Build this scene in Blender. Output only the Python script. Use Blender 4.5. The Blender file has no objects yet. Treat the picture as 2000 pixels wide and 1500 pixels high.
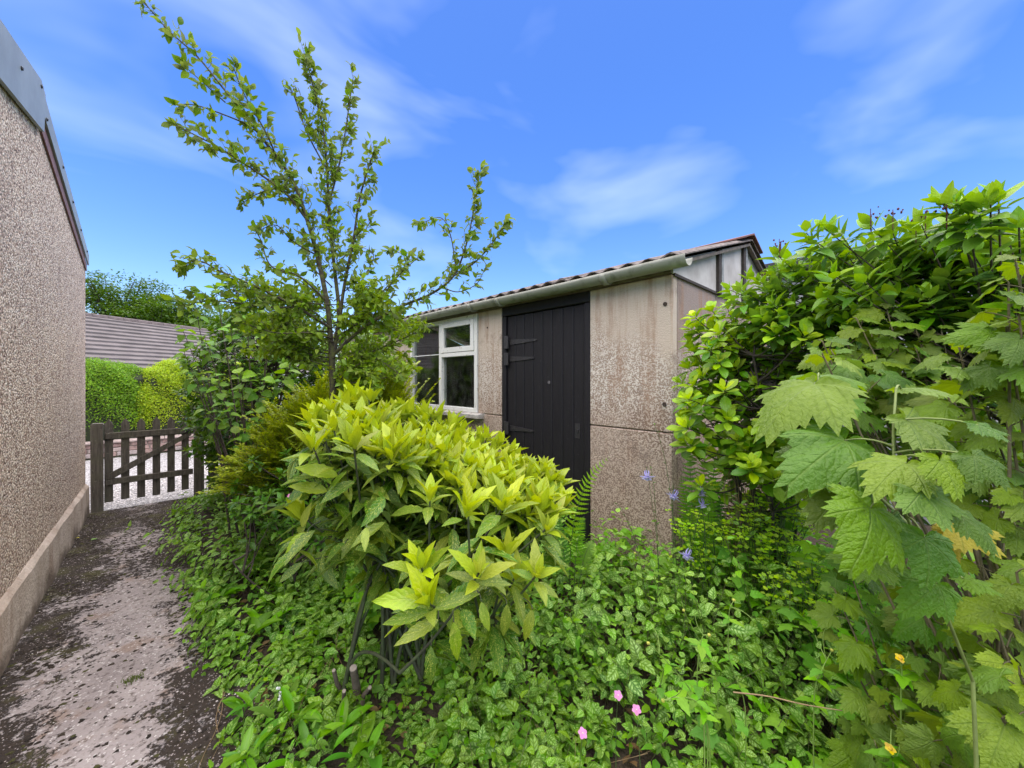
import bpy, bmesh, math, random
import numpy as np
from mathutils import Vector, Matrix

random.seed(11)
rng = np.random.default_rng(11)
S = bpy.context.scene
COL = S.collection
RAD = math.radians

# ------------------------------------------------------------------ camera
EYE = 1.45                       # eye height above the path, metres
YAW = RAD(43.8)                  # the camera looks this far clockwise of the shed front (world +Y)
FPX = 745.0                      # focal length in pixels of a 2000 px wide picture
FWD = (math.sin(YAW), math.cos(YAW))
RGT = (math.cos(YAW), -math.sin(YAW))
cam_d = bpy.data.cameras.new('camera')
cam = bpy.data.objects.new('camera', cam_d)
COL.objects.link(cam)
cam.location = (0, 0, EYE)
cam.rotation_euler = (RAD(90), 0, -YAW)
cam_d.sensor_width = 36.0
cam_d.lens = 36.0 * FPX / 2000.0
cam_d.shift_y = -0.005
cam_d.clip_start = 0.03
cam_d.clip_end = 2000
S.camera = cam

# ------------------------------------------------------------------ sky, sun, exposure
SUN_EL, SUN_AZ = RAD(84), RAD(-130)     # azimuth measured from +Y towards +X
world = bpy.data.worlds.new('World')
S.world = world
world.use_nodes = True
wn, wl = world.node_tree.nodes, world.node_tree.links
wn.clear()
out = wn.new('ShaderNodeOutputWorld')
bg = wn.new('ShaderNodeBackground')
sky = wn.new('ShaderNodeTexSky')
sky.sky_type = 'NISHITA'
sky.sun_disc = False
sky.sun_elevation = SUN_EL
sky.sun_rotation = SUN_AZ
sky.air_density = 1.0
sky.dust_density = 0.6
sky.ozone_density = 2.2
hs = wn.new('ShaderNodeHueSaturation')
hs.inputs['Saturation'].default_value = 1.33
hs.inputs['Value'].default_value = 1.0
hs.inputs['Hue'].default_value = 0.515
wl.new(sky.outputs[0], hs.inputs['Color'])
# thin wind-drawn cloud over the whole sky
tc = wn.new('ShaderNodeTexCoord')
mp = wn.new('ShaderNodeMapping')
mp.inputs['Rotation'].default_value = (0, 0, RAD(35))
mp.inputs['Scale'].default_value = (1.0, 1.7, 3.4)
mp.inputs['Location'].default_value = (7.7, 2.2, 2.3)
wl.new(tc.outputs['Generated'], mp.inputs['Vector'])
n1 = wn.new('ShaderNodeTexNoise')
n1.inputs['Scale'].default_value = 1.5
n1.inputs['Detail'].default_value = 4
n1.inputs['Roughness'].default_value = 0.5
n1.inputs['Distortion'].default_value = 0.35
wl.new(mp.outputs[0], n1.inputs['Vector'])
rp = wn.new('ShaderNodeValToRGB')
rp.color_ramp.elements[0].position = 0.50
rp.color_ramp.elements[0].color = (0, 0, 0, 1)
rp.color_ramp.elements[1].position = 0.88
rp.color_ramp.elements[1].color = (0.22, 0.22, 0.22, 1)
wl.new(n1.outputs['Fac'], rp.inputs[0])
mxs = wn.new('ShaderNodeMix')
mxs.data_type = 'RGBA'
wl.new(rp.outputs[0], mxs.inputs[0])
wl.new(hs.outputs[0], mxs.inputs[6])
mxs.inputs[7].default_value = (9.0, 9.6, 10.5, 1)
wl.new(mxs.outputs[2], bg.inputs['Color'])
bg.inputs['Strength'].default_value = 0.045
wl.new(bg.outputs[0], out.inputs['Surface'])

sun_d = bpy.data.lights.new('sun', 'SUN')
sun = bpy.data.objects.new('sun', sun_d)
COL.objects.link(sun)
sun_d.energy = 1.5
sun_d.angle = RAD(120)
sun_d.color = (1.0, 0.91, 0.78)
sdir = Vector((math.sin(SUN_AZ) * math.cos(SUN_EL), math.cos(SUN_AZ) * math.cos(SUN_EL), math.sin(SUN_EL)))
sun.rotation_euler = (-sdir).to_track_quat('-Z', 'Y').to_euler()
sun.location = sdir * 30

vs = S.view_settings
vs.view_transform = 'Standard'
vs.look = 'None'
vs.gamma = 1.0
vs.use_curve_mapping = False
vs.exposure = 2.62
S.cycles.max_bounces = 8
S.cycles.transparent_max_bounces = 8
S.cycles.use_denoising = True

# ------------------------------------------------------------------ helpers
def W(px, py, d):
    """world point that lies d metres in front of the camera plane, seen at (px, py) of the 2000 x 1500 photograph"""
    r = (px - 1000.0) / FPX * d
    u = (740.0 - py) / FPX * d
    return np.array((FWD[0] * d + RGT[0] * r, FWD[1] * d + RGT[1] * r, EYE + u))

def project(p):
    p = np.asarray(p, float)
    d = p[..., 0] * FWD[0] + p[..., 1] * FWD[1]
    r = p[..., 0] * RGT[0] + p[..., 1] * RGT[1]
    d2 = np.where(np.abs(d) < 1e-4, 1e-4, d)
    return 1000 + FPX * r / d2, 740 - FPX * (p[..., 2] - EYE) / d2, d

def nrm(v):
    v = np.asarray(v, float)
    return v / max(1e-9, math.sqrt(float(v @ v)))

def tag(o, label=None, cat=None, group=None, kind=None):
    if label: o['label'] = label
    if cat: o['category'] = cat
    if group: o['group'] = group
    if kind: o['kind'] = kind
    return o

def empty(name, loc, label, cat, group=None, rotz=0.0):
    o = bpy.data.objects.new(name, None)
    COL.objects.link(o)
    o.location = [float(c) for c in loc]
    o.rotation_euler = (0, 0, rotz)
    o.empty_display_size = 0.1
    return tag(o, label, cat, group)

def link(name, me, mat=None, parent=None, world=False):
    """world=True: the mesh is in world coordinates and the parent is an unrotated Empty"""
    o = bpy.data.objects.new(name, me)
    COL.objects.link(o)
    if mat is not None and not me.materials:
        me.materials.append(mat)
    if parent is not None:
        o.parent = parent
        if world:
            o.location = -parent.location
    return o

def np_mesh(name, V, Q, smooth=True, luv=None, rnd=None, tone=None):
    me = bpy.data.meshes.new(name)
    V = np.ascontiguousarray(V, np.float32)
    Q = np.ascontiguousarray(Q, np.int32)
    k = Q.shape[1]
    me.vertices.add(len(V)); me.vertices.foreach_set('co', V.ravel())
    me.loops.add(Q.size); me.loops.foreach_set('vertex_index', Q.ravel())
    me.polygons.add(len(Q))
    me.polygons.foreach_set('loop_start', np.arange(0, Q.size, k, dtype=np.int32))
    me.polygons.foreach_set('loop_total', np.full(len(Q), k, np.int32))
    me.polygons.foreach_set('use_smooth', np.full(len(Q), smooth))
    if luv is not None:
        a = me.attributes.new('luv', 'FLOAT_VECTOR', 'POINT')
        a.data.foreach_set('vector', np.ascontiguousarray(luv, np.float32).ravel())
    if rnd is not None:
        a = me.attributes.new('rnd', 'FLOAT', 'POINT')
        a.data.foreach_set('value', np.ascontiguousarray(rnd, np.float32))
    if tone is not None:
        a = me.attributes.new('tone', 'FLOAT', 'POINT')
        a.data.foreach_set('value', np.ascontiguousarray(tone, np.float32))
    me.update(calc_edges=True)
    return me

class MB:
    """collects solids into one bmesh"""
    def __init__(s): s.bm = bmesh.new()
    def box(s, x0, x1, y0, y1, z0, z1, bev=0.0, jit=0.0):
        vs_ = []
        for x in (x0, x1):
            for y in (y0, y1):
                for z in (z0, z1):
                    vs_.append(s.bm.verts.new((x + random.uniform(-jit, jit), y + random.uniform(-jit, jit), z + random.uniform(-jit, jit))))
        fs = [(0, 1, 3, 2), (4, 6, 7, 5), (0, 4, 5, 1), (2, 3, 7, 6), (0, 2, 6, 4), (1, 5, 7, 3)]
        nf = [s.bm.faces.new([vs_[i] for i in f]) for f in fs]
        if bev > 0:
            es = list({e for f in nf for e in f.edges})
            bmesh.ops.bevel(s.bm, geom=es, offset=bev, segments=1, affect='EDGES')
        return s
    def prism(s, pts, axis, a, b):
        """polygon pts in the two other axes, extruded along axis from a to b"""
        def mk(p, c):
            return {'x': (c, p[0], p[1]), 'y': (p[0], c, p[1]), 'z': (p[0], p[1], c)}[axis]
        A = [s.bm.verts.new(mk(p, a)) for p in pts]
        B = [s.bm.verts.new(mk(p, b)) for p in pts]
        n = len(pts)
        s.bm.faces.new(A); s.bm.faces.new(list(reversed(B)))
        for i in range(n):
            s.bm.faces.new((A[i], B[i], B[(i + 1) % n], A[(i + 1) % n]))
        return s
    def disc(s, c, axis, r, h, seg=10):
        m = {'x': Matrix.Rotation(RAD(90), 4, 'Y'), 'y': Matrix.Rotation(RAD(90), 4, 'X'), 'z': Matrix.Identity(4)}[axis]
        bmesh.ops.create_cone(s.bm, cap_ends=True, segments=seg, radius1=r, radius2=r, depth=h, matrix=Matrix.Translation(c) @ m)
        return s
    def dome(s, c, r, sub=1, scale=(1, 1, 1)):
        bmesh.ops.create_icosphere(s.bm, subdivisions=sub, radius=r, matrix=Matrix.Translation(c) @ Matrix.Diagonal((*scale, 1)))
        return s
    def build(s, name, mat, parent=None, smooth=False):
        bmesh.ops.recalc_face_normals(s.bm, faces=s.bm.faces)
        me = bpy.data.meshes.new(name)
        s.bm.to_mesh(me); s.bm.free()
        if smooth:
            me.polygons.foreach_set('use_smooth', [True] * len(me.polygons))
        return link(name, me, mat, parent)

def bez(p0, p1, p2, n):
    t = np.linspace(0, 1, n)[:, None]
    return (1 - t) ** 2 * np.asarray(p0) + 2 * t * (1 - t) * np.asarray(p1) + t * t * np.asarray(p2)

def smooth_path(pts, n):
    """Catmull-Rom through pts"""
    P = [np.asarray(p, float) for p in pts]
    P = [2 * P[0] - P[1]] + P + [2 * P[-1] - P[-2]]
    o = []
    for i in range(1, len(P) - 2):
        t = np.linspace(0, 1, n, endpoint=False)[:, None]
        a, b, c, d = P[i - 1], P[i], P[i + 1], P[i + 2]
        o.append(0.5 * (2 * b + (c - a) * t + (2 * a - 5 * b + 4 * c - d) * t ** 2 + (3 * b - a - 3 * c + d) * t ** 3))
    o.append(P[-2][None])
    return np.concatenate(o)

class Tubes:
    def __init__(s): s.V = []; s.Q = []; s.n = 0
    def add(s, pts, r0, r1, sides=5, power=1.0):
        pts = np.asarray(pts, float)
        n = len(pts)
        T = np.gradient(pts, axis=0)
        T /= np.linalg.norm(T, axis=1)[:, None] + 1e-9
        ref = np.array((0, 0, 1.0)) if abs(T[0, 2]) < 0.9 else np.array((1.0, 0, 0))
        A = np.cross(T, ref); A /= np.linalg.norm(A, axis=1)[:, None] + 1e-9
        B = np.cross(T, A)
        t = np.linspace(0, 1, n) ** power
        r = (r0 + (r1 - r0) * t)[:, None, None]
        ang = np.linspace(0, 2 * math.pi, sides, endpoint=False)
        ring = np.cos(ang)[None, :, None] * A[:, None, :] + np.sin(ang)[None, :, None] * B[:, None, :]
        V = (pts[:, None, :] + ring * r).reshape(-1, 3)
        i = np.arange(n - 1)[:, None] * sides
        j = np.arange(sides)[None, :]
        j2 = (j + 1) % sides
        Q = np.stack([i + j, i + j2, i + sides + j2, i + sides + j], -1).reshape(-1, 4)
        s.V.append(V); s.Q.append(Q + s.n); s.n += len(V)
        return s
    def build(s, name, mat, parent=None):
        me = np_mesh(name, np.concatenate(s.V), np.concatenate(s.Q))
        return link(name, me, mat, parent, world=True)

# ------------------------------------------------------------------ material helper
class Mat:
    def __init__(s, name):
        s.m = bpy.data.materials.new(name)
        s.m.use_nodes = True
        s.nt = s.m.node_tree
        s.nt.nodes.clear()
        s.out = s.nt.nodes.new('ShaderNodeOutputMaterial')
        s._pos = None
    def n(s, typ, ins=None, **props):
        nd = s.nt.nodes.new('ShaderNode' + typ)
        for k, v in props.items(): setattr(nd, k, v)
        for k, v in (ins or {}).items():
            if isinstance(v, bpy.types.NodeSocket): s.nt.links.new(v, nd.inputs[k])
            else:
                if isinstance(v, (tuple, list)) and len(v) == 3 and nd.inputs[k].type == 'RGBA': v = (*v, 1)
                nd.inputs[k].default_value = v
        return nd
    def math(s, op, a, b=0.0, c=None, clamp=False):
        ins = {0: a, 1: b}
        if c is not None: ins[2] = c
        return s.n('Math', ins, operation=op, use_clamp=clamp).outputs[0]
    def mix(s, f, a, b, blend='MIX'):
        return s.n('Mix', {0: f, 6: a, 7: b}, data_type='RGBA', blend_type=blend).outputs[2]
    def ramp(s, f, stops, interp='LINEAR'):
        nd = s.n('ValToRGB', {0: f})
        cr = nd.color_ramp; cr.interpolation = interp
        while len(cr.elements) < len(stops): cr.elements.new(0.5)
        for e, (p, c) in zip(cr.elements, stops):
            e.position = p
            e.color = (c, c, c, 1) if isinstance(c, (int, float)) else (*c, 1)
        return nd.outputs[0]
    def pos(s):
        if s._pos is None: s._pos = s.n('NewGeometry').outputs['Position']
        return s._pos
    def objpos(s): return s.n('TexCoord').outputs['Object']
    def scaled(s, v, sc, loc=(0, 0, 0)):
        return s.n('Mapping', {0: v, 1: loc, 3: sc}).outputs[0]
    def noise(s, v, scale, detail=4, rough=0.55, dist=0.0):
        return s.n('TexNoise', {'Vector': v, 'Scale': scale, 'Detail': detail, 'Roughness': rough, 'Distortion': dist}).outputs['Fac']
    def vor(s, v, scale, feature='F1', rand=1.0):
        return s.n('TexVoronoi', {'Vector': v, 'Scale': scale, 'Randomness': rand}, feature=feature)
    def attr(s, name): return s.n('Attribute', attribute_name=name)
    def bump(s, h, strength=0.5, dist=0.01, normal=None):
        ins = {'Height': h, 'Strength': strength, 'Distance': dist}
        if normal is not None: ins['Normal'] = normal
        return s.n('Bump', ins).outputs[0]
    def principled(s, col, rough=0.6, normal=None, **kw):
        ins = {'Base Color': col, 'Roughness': rough}
        if normal is not None: ins['Normal'] = normal
        ins.update(kw)
        return s.n('BsdfPrincipled', ins)
    def finish(s, sh):
        s.nt.links.new(sh.outputs[0], s.out.inputs['Surface'])
        return s.m

def simple(name, col, rough=0.6, var=0.25, scale=14, bump=0.15, stretch=(1, 1, 1), metal=0.0, dark=None):
    M = Mat(name)
    v = M.scaled(M.pos(), stretch)
    a = M.noise(v, scale, 5)
    b = M.noise(v, scale * 7, 3)
    lo = tuple(c * (1 - var) for c in col) if dark is None else dark
    c = M.mix(M.ramp(a, [(0.35, 0.0), (0.65, 1.0)]), lo, tuple(min(1, x * (1 + var * .5)) for x in col))
    c = M.mix(M.math('MULTIPLY', b, 0.35), c, tuple(x * .7 for x in col))
    return M.finish(M.principled(c, rough, M.bump(b, bump, 0.006), Metallic=metal))

GREEN = (1.70, 1.74, 0.36)      # overall calibration of leaf colours
def leaf_material(name, old, new, vein=(0.3, 0.4, 0.1), vein_amt=0.35, rough=0.4, trans=0.3, kind='pinnate',
                  nveins=9.0, spots=None, var=0.25, back=None, variegate=None, bump=0.3, tip=None, spec=0.28):
    """old/new: colour of mature and of young leaves, mixed by the leaf's own tone"""
    if new[1] > new[2] * 2.5 and new[1] >= new[0] * .9:
        old = (old[0] * GREEN[0], old[1] * GREEN[1], old[2] * GREEN[2])
        new = (new[0] * GREEN[0] * .95, new[1] * GREEN[1] * .95, new[2] * GREEN[2])
    M = Mat(name)
    uv = M.attr('luv').outputs['Vector']
    sep = M.n('SeparateXYZ', {0: uv})
    u, v = sep.outputs[0], sep.outputs[1]
    rnd = M.math('FRACT', M.math('ADD', M.attr('rnd').outputs['Fac'], M.n('ObjectInfo').outputs['Random']))
    tone = M.attr('tone').outputs['Fac']
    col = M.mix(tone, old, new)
    # leaf-to-leaf differences
    hsv = M.n('HueSaturation', {'Color': col,
              'Hue': M.math('ADD', 0.5, M.math('MULTIPLY', M.math('SUBTRACT', rnd, 0.5), 0.035)),
              'Value': M.math('ADD', 1 - var, M.math('MULTIPLY', M.math('FRACT', M.math('MULTIPLY', rnd, 7.31)), 2 * var)),
              'Saturation': M.math('ADD', .9, M.math('MULTIPLY', M.math('FRACT', M.math('MULTIPLY', rnd, 3.7)), .15))})
    col = hsv.outputs[0]
    off = M.n('CombineXYZ', {0: M.math('MULTIPLY', rnd, 37.0), 1: M.math('MULTIPLY', rnd, 91.0), 2: 0.0}).outputs[0]
    uvo = M.n('VectorMath', {0: uv, 1: off}, operation='ADD').outputs[0]
    blot = M.noise(uvo, 3.0, 3)
    col = M.mix(M.math('MULTIPLY', M.ramp(blot, [(0.4, 0.0), (0.75, 1.0)]), 0.35), col, tuple(c * 0.6 for c in old))
    au = M.math('ABSOLUTE', u)
    if kind == 'pinnate':
        mid = M.ramp(au, [(0.0, 1.0), (0.10, 0.0)])
        ph = M.math('SUBTRACT', M.math('MULTIPLY', v, nveins), M.math('MULTIPLY', au, nveins * 0.28))
        w = M.math('ABSOLUTE', M.math('SUBTRACT', M.math('FRACT', ph), 0.5))
        side = M.ramp(w, [(0.0, 1.0), (0.12, 0.0)])
        veinf = M.math('MAXIMUM', mid, M.math('MULTIPLY', side, 0.55))
        puff = M.math('MULTIPLY', w, 1.0)
    elif kind == 'palmate':
        best = bdt = None
        for a in (0, 48, -48, 100, -100):
            dx, dy = math.sin(RAD(a)), math.cos(RAD(a))
            cr = M.math('ABSOLUTE', M.math('SUBTRACT', M.math('MULTIPLY', u, dy), M.math('MULTIPLY', v, dx)))
            dt = M.math('ADD', M.math('MULTIPLY', u, dx), M.math('MULTIPLY', v, dy))
            cr = M.math('ADD', cr, M.math('MULTIPLY', M.math('LESS_THAN', dt, 0.0), 10.0))
            if best is None: best, bdt = cr, dt
            else:
                lt = M.math('LESS_THAN', cr, best)
                bdt = M.math('ADD', M.math('MULTIPLY', lt, dt), M.math('MULTIPLY', M.math('SUBTRACT', 1.0, lt), bdt))
                best = M.math('MINIMUM', best, cr)
        mid = M.ramp(best, [(0.0, 1.0), (0.022, 0.0)])
        ph = M.math('ADD', M.math('MULTIPLY', M.math('SUBTRACT', bdt, M.math('MULTIPLY', best, 0.9)), 6.5), M.math('MULTIPLY', M.noise(uvo, 3.5, 3), 1.6))
        w = M.math('ABSOLUTE', M.math('SUBTRACT', M.math('FRACT', ph), 0.5))
        side = M.ramp(w, [(0.0, 1.0), (0.13, 0.0)])
        veinf = M.math('MAXIMUM', mid, M.math('MULTIPLY', side, 0.35))
        puff = M.math('ADD', M.math('MULTIPLY', w, 0.45), M.math('MULTIPLY', M.noise(uvo, 17.0, 3), 1.4))
    else:
        veinf = M.ramp(au, [(0.0, 1.0), (0.12, 0.0)])
        puff = M.noise(uvo, 12.0, 2)
    if variegate is not None:
        # pale bands between the side veins, green along veins and margin
        band = M.math('MULTIPLY', M.ramp(w, [(0.10, 0.0), (0.26, 1.0)]), M.ramp(au, [(0.08, 0.0), (0.25, 1.0), (0.62, 1.0), (0.85, 0.0)]))
        band = M.math('MULTIPLY', band, M.ramp(M.noise(uvo, 2.2, 2), [(0.36, 0.0), (0.52, 0.9)]))
        col = M.mix(band, col, variegate)
        col = M.mix(M.math('MULTIPLY', veinf, vein_amt), col, vein)
    else:
        col = M.mix(M.math('MULTIPLY', veinf, vein_amt), col, vein)
    if spots is not None:
        sc = M.scaled(uvo, (2.6, 7.0, 1.0))
        vo = M.vor(sc, 1.9).outputs['Distance']
        d2 = M.vor(sc, 4.6).outputs['Distance']
        sp = M.math('MAXIMUM', M.ramp(vo, [(0.20, 1.0), (0.30, 0.0)]), M.ramp(d2, [(0.24, 1.0), (0.34, 0.0)]))
        sp = M.math('MULTIPLY', sp, M.ramp(M.noise(uvo, 2.5, 2), [(0.35, 0.15), (0.6, 1.0)]))
        sp = M.math('MULTIPLY', sp, M.math('SUBTRACT', 0.85, M.math('MULTIPLY', tone, 0.6)))
        col = M.mix(sp, col, spots)
    if tip is not None:
        col = M.mix(M.math('MULTIPLY', M.ramp(v, [(0.75, 0.0), (1.0, 1.0)]), 0.6), col, tip)
    bf = M.n('NewGeometry').outputs['Backfacing']
    bk = back if back is not None else tuple(min(1, c * 1.15 + 0.004) for c in old)
    colb = M.mix(M.math('MULTIPLY', bf, 0.55), col, M.mix(tone, bk, new))
    nb = M.bump(M.math('SUBTRACT', puff, M.math('MULTIPLY', veinf, 0.6)), bump, 0.004)
    pr = M.principled(colb, M.math('ADD', rough, M.math('MULTIPLY', bf, 0.2)), nb)
    pr.inputs['Specular IOR Level'].default_value = spec
    if trans <= 0: return M.finish(pr)
    tcol = M.n('HueSaturation', {'Color': colb, 'Hue': 0.49, 'Saturation': 1.1, 'Value': 1.5}).outputs[0]
    tr = M.n('BsdfTranslucent', {'Color': tcol})
    mx = M.n('MixShader', {0: trans, 1: pr.outputs[0], 2: tr.outputs[0]})
    return M.finish(mx)
# ================================================================== ground, path, drive
def soil_mat():
    M = Mat('soil')
    a = M.noise(M.pos(), 9, 6); b = M.noise(M.pos(), 60, 4)
    c = M.mix(a, (0.035, 0.024, 0.016), (0.085, 0.06, 0.04))
    c = M.mix(M.ramp(b, [(0.55, 0), (0.75, .7)]), c, (0.12, 0.09, 0.06))
    return M.finish(M.principled(c, 0.95, M.bump(M.math('ADD', a, b), 0.8, 0.03)))

def sheet(name, x0, x1, y0, y1, z, mat, nx=1, ny=1):
    xs = np.linspace(x0, x1, nx + 1); ys = np.linspace(y0, y1, ny + 1)
    X, Y = np.meshgrid(xs, ys, indexing='ij')
    V = np.stack([X, Y, np.full_like(X, z)], -1).reshape(-1, 3)
    i, j = np.meshgrid(np.arange(nx), np.arange(ny), indexing='ij')
    q = (i * (ny + 1) + j).ravel()
    Q = np.stack([q, q + ny + 1, q + ny + 2, q + 1], -1)
    return tag(link(name, np_mesh(name, V, Q, smooth=False), mat), kind='structure')

def grass_mat():
    M = Mat('far_ground')
    a = M.noise(M.pos(), 0.4, 6); b = M.noise(M.pos(), 30, 4)
    c = M.mix(a, (0.05, 0.08, 0.02), (0.09, 0.12, 0.04))
    return M.finish(M.principled(M.mix(b, c, (0.04, 0.05, 0.02)), 0.95))
sheet('ground', -300, 300, -300, 300, -0.012, grass_mat())
sheet('garden_soil', 0.2, 6.0, -3.5, 6.05, -0.004, soil_mat())

def path_mat():
    M = Mat('mossy_concrete')
    P = M.pos()
    a = M.noise(P, 3.2, 6, 0.6); b = M.noise(P, 38, 5, 0.65); g = M.vor(P, 150).outputs['Color']
    c = M.mix(M.ramp(a, [(0.3, 0), (0.7, 1)]), (0.24, 0.205, 0.195), (0.42, 0.37, 0.35))
    gs = M.n('SeparateXYZ', {0: g}).outputs[0]
    c = M.mix(M.math('MULTIPLY', gs, 0.45), c, (0.30, 0.25, 0.235))
    c = M.mix(M.ramp(b, [(.36, .8), (.47, 0)]), c, (0.085, 0.062, 0.052))
    c = M.mix(M.ramp(M.noise(P, 5.5, 5, .65), [(.56, 0), (.66, .55)]), c, (0.26, 0.17, 0.115))
    c = M.mix(M.ramp(gs, [(0.93, 0), (0.97, .8)]), c, (0.62, 0.58, 0.55))
    # green algae at the edge of the bed and towards the gate
    # moss: patches that break into small cushions
    x = M.n('SeparateXYZ', {0: P})
    big = M.noise(M.scaled(P, (1.2, 0.8, 1)), 1.5, 3, 0.5)
    edge = M.math('ABSOLUTE', M.math('ADD', x.outputs[0], 0.07))
    edge = M.ramp(edge, [(0.05, 0.0), (0.40, 0.27)])
    far = M.ramp(M.math('MULTIPLY', x.outputs[1], 0.1), [(0.34, 0.0), (0.42, 0.15), (0.60, 0.17)])
    near = M.math('MULTIPLY', M.ramp(M.math('MULTIPLY', x.outputs[1], 0.1), [(0.17, 0.22), (0.26, 0.0)]), M.ramp(M.math('ADD', x.outputs[0], .5), [(.35, .2), (.6, 1.0)]))
    fine = M.noise(P, 34, 6, 0.72)
    mid = M.noise(P, 7, 4, 0.6)
    s = M.math('ADD', M.math('ADD', M.math('MULTIPLY', big, 0.7), M.math('ADD', edge, M.math('ADD', far, near))), M.math('ADD', M.math('MULTIPLY', fine, 0.82), M.math('MULTIPLY', mid, 0.55)))
    s = M.math('MULTIPLY', M.math('SUBTRACT', s, 0.195), 0.7)
    moss = M.ramp(s, [(0.700, 0), (0.728, 1)])
    mc = M.mix(M.noise(P, 60, 3), (0.012, 0.009, 0.006), (0.055, 0.036, 0.024))
    mc = M.mix(M.ramp(M.noise(P, 4.5, 4), [(0.52, 0), (0.66, .75)]), mc, (0.075, 0.07, 0.016))
    chip = M.vor(P, 85).outputs['Distance']
    mc = M.mix(M.math('MULTIPLY', M.ramp(chip, [(0.20, 1), (0.27, 0)]), M.ramp(M.noise(P, 30, 2), [(0.44, 0), (0.5, 1)])), mc, (0.40, 0.34, 0.32))
    c = M.mix(moss, c, mc)
    h = M.math('ADD', M.math('MULTIPLY', b, 0.5), M.math('ADD', M.math('MULTIPLY', moss, M.math('ADD', .7, M.noise(P, 90, 3))), M.math('MULTIPLY', gs, 0.25)))
    return M.finish(M.principled(c, 0.9, M.bump(h, 0.9, 0.012)))
PATH_M = path_mat()
pth = MB().box(-0.75, 0.42, -3.2, 6.0, -0.008, 0.03, 0.006).build('path', PATH_M)
tag(pth, kind='structure')

def gravel_mat():
    M = Mat('grey_gravel')
    P = M.pos()
    v = M.vor(P, 45)
    c = M.n('SeparateXYZ', {0: v.outputs['Color']}).outputs[0]
    col = M.ramp(c, [(0.0, (0.20, 0.19, 0.19)), (0.5, (0.42, 0.40, 0.40)), (1.0, (0.62, 0.60, 0.60))])
    d = v.outputs['Distance']
    col = M.mix(M.ramp(d, [(0.45, 0), (0.7, .7)]), col, (0.12, 0.11, 0.10))
    return M.finish(M.principled(col, 0.85, M.bump(M.math('SUBTRACT', 1.0, d), 0.9, 0.02)))
GRAVEL_M = gravel_mat()
sheet('gravel_drive', -7, 7, 6.06, 10.12, 0.0, GRAVEL_M)
# loose gravel at the edge by the gate, really lying there
def stones(name, n, x0, x1, y0, y1, z, s0, s1, mat):
    base = np.array([(1, 0, 0), (-.9, .2, 0), (.1, 1, .1), (0, -.9, .1), (0.1, 0, .8), (0, .1, -.7)])
    f = np.array([(0, 2, 4), (2, 1, 4), (1, 3, 4), (3, 0, 4), (2, 0, 5), (1, 2, 5), (3, 1, 5), (0, 3, 5)])
    s = rng.uniform(s0, s1, (n, 1, 1)) * rng.uniform(.6, 1.3, (n, 1, 3)) * np.array((1, 1, .6))
    a = rng.uniform(0, 6.28, n)
    V = base[None] * (1 + rng.normal(0, .18, (n, 6, 3))) * s
    R = np.zeros((n, 3, 3)); R[:, 0, 0] = np.cos(a); R[:, 0, 1] = -np.sin(a); R[:, 1, 0] = np.sin(a); R[:, 1, 1] = np.cos(a); R[:, 2, 2] = 1
    V = np.einsum('nij,nkj->nki', R, V)
    V += np.stack([rng.uniform(x0, x1, n), rng.uniform(y0, y1, n), np.full(n, z)], -1)[:, None]
    Q = (f[None] + (np.arange(n) * 6)[:, None, None]).reshape(-1, 3)
    me = np_mesh(name, V.reshape(-1, 3), Q, smooth=False, rnd=np.repeat(rng.random(n), 6))
    return tag(link(name, me, mat), kind='stuff')
def chip_mat(name, a, b):
    M = Mat(name)
    r = M.attr('rnd').outputs['Fac']
    return M.finish(M.principled(M.mix(r, a, b), 0.8))
stones('gravel', 9000, -0.45, 1.2, 6.02, 8.0, 0.004, 0.006, 0.014, chip_mat('gravel_stone', (0.25, 0.24, 0.23), (0.72, 0.68, 0.66)))
stones('stone_chips', 1500, -0.55, 0.40, 1.0, 5.9, 0.032, 0.0018, 0.0055, chip_mat('pale_chip', (0.30, 0.24, 0.22), (0.72, 0.66, 0.63)))

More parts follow.
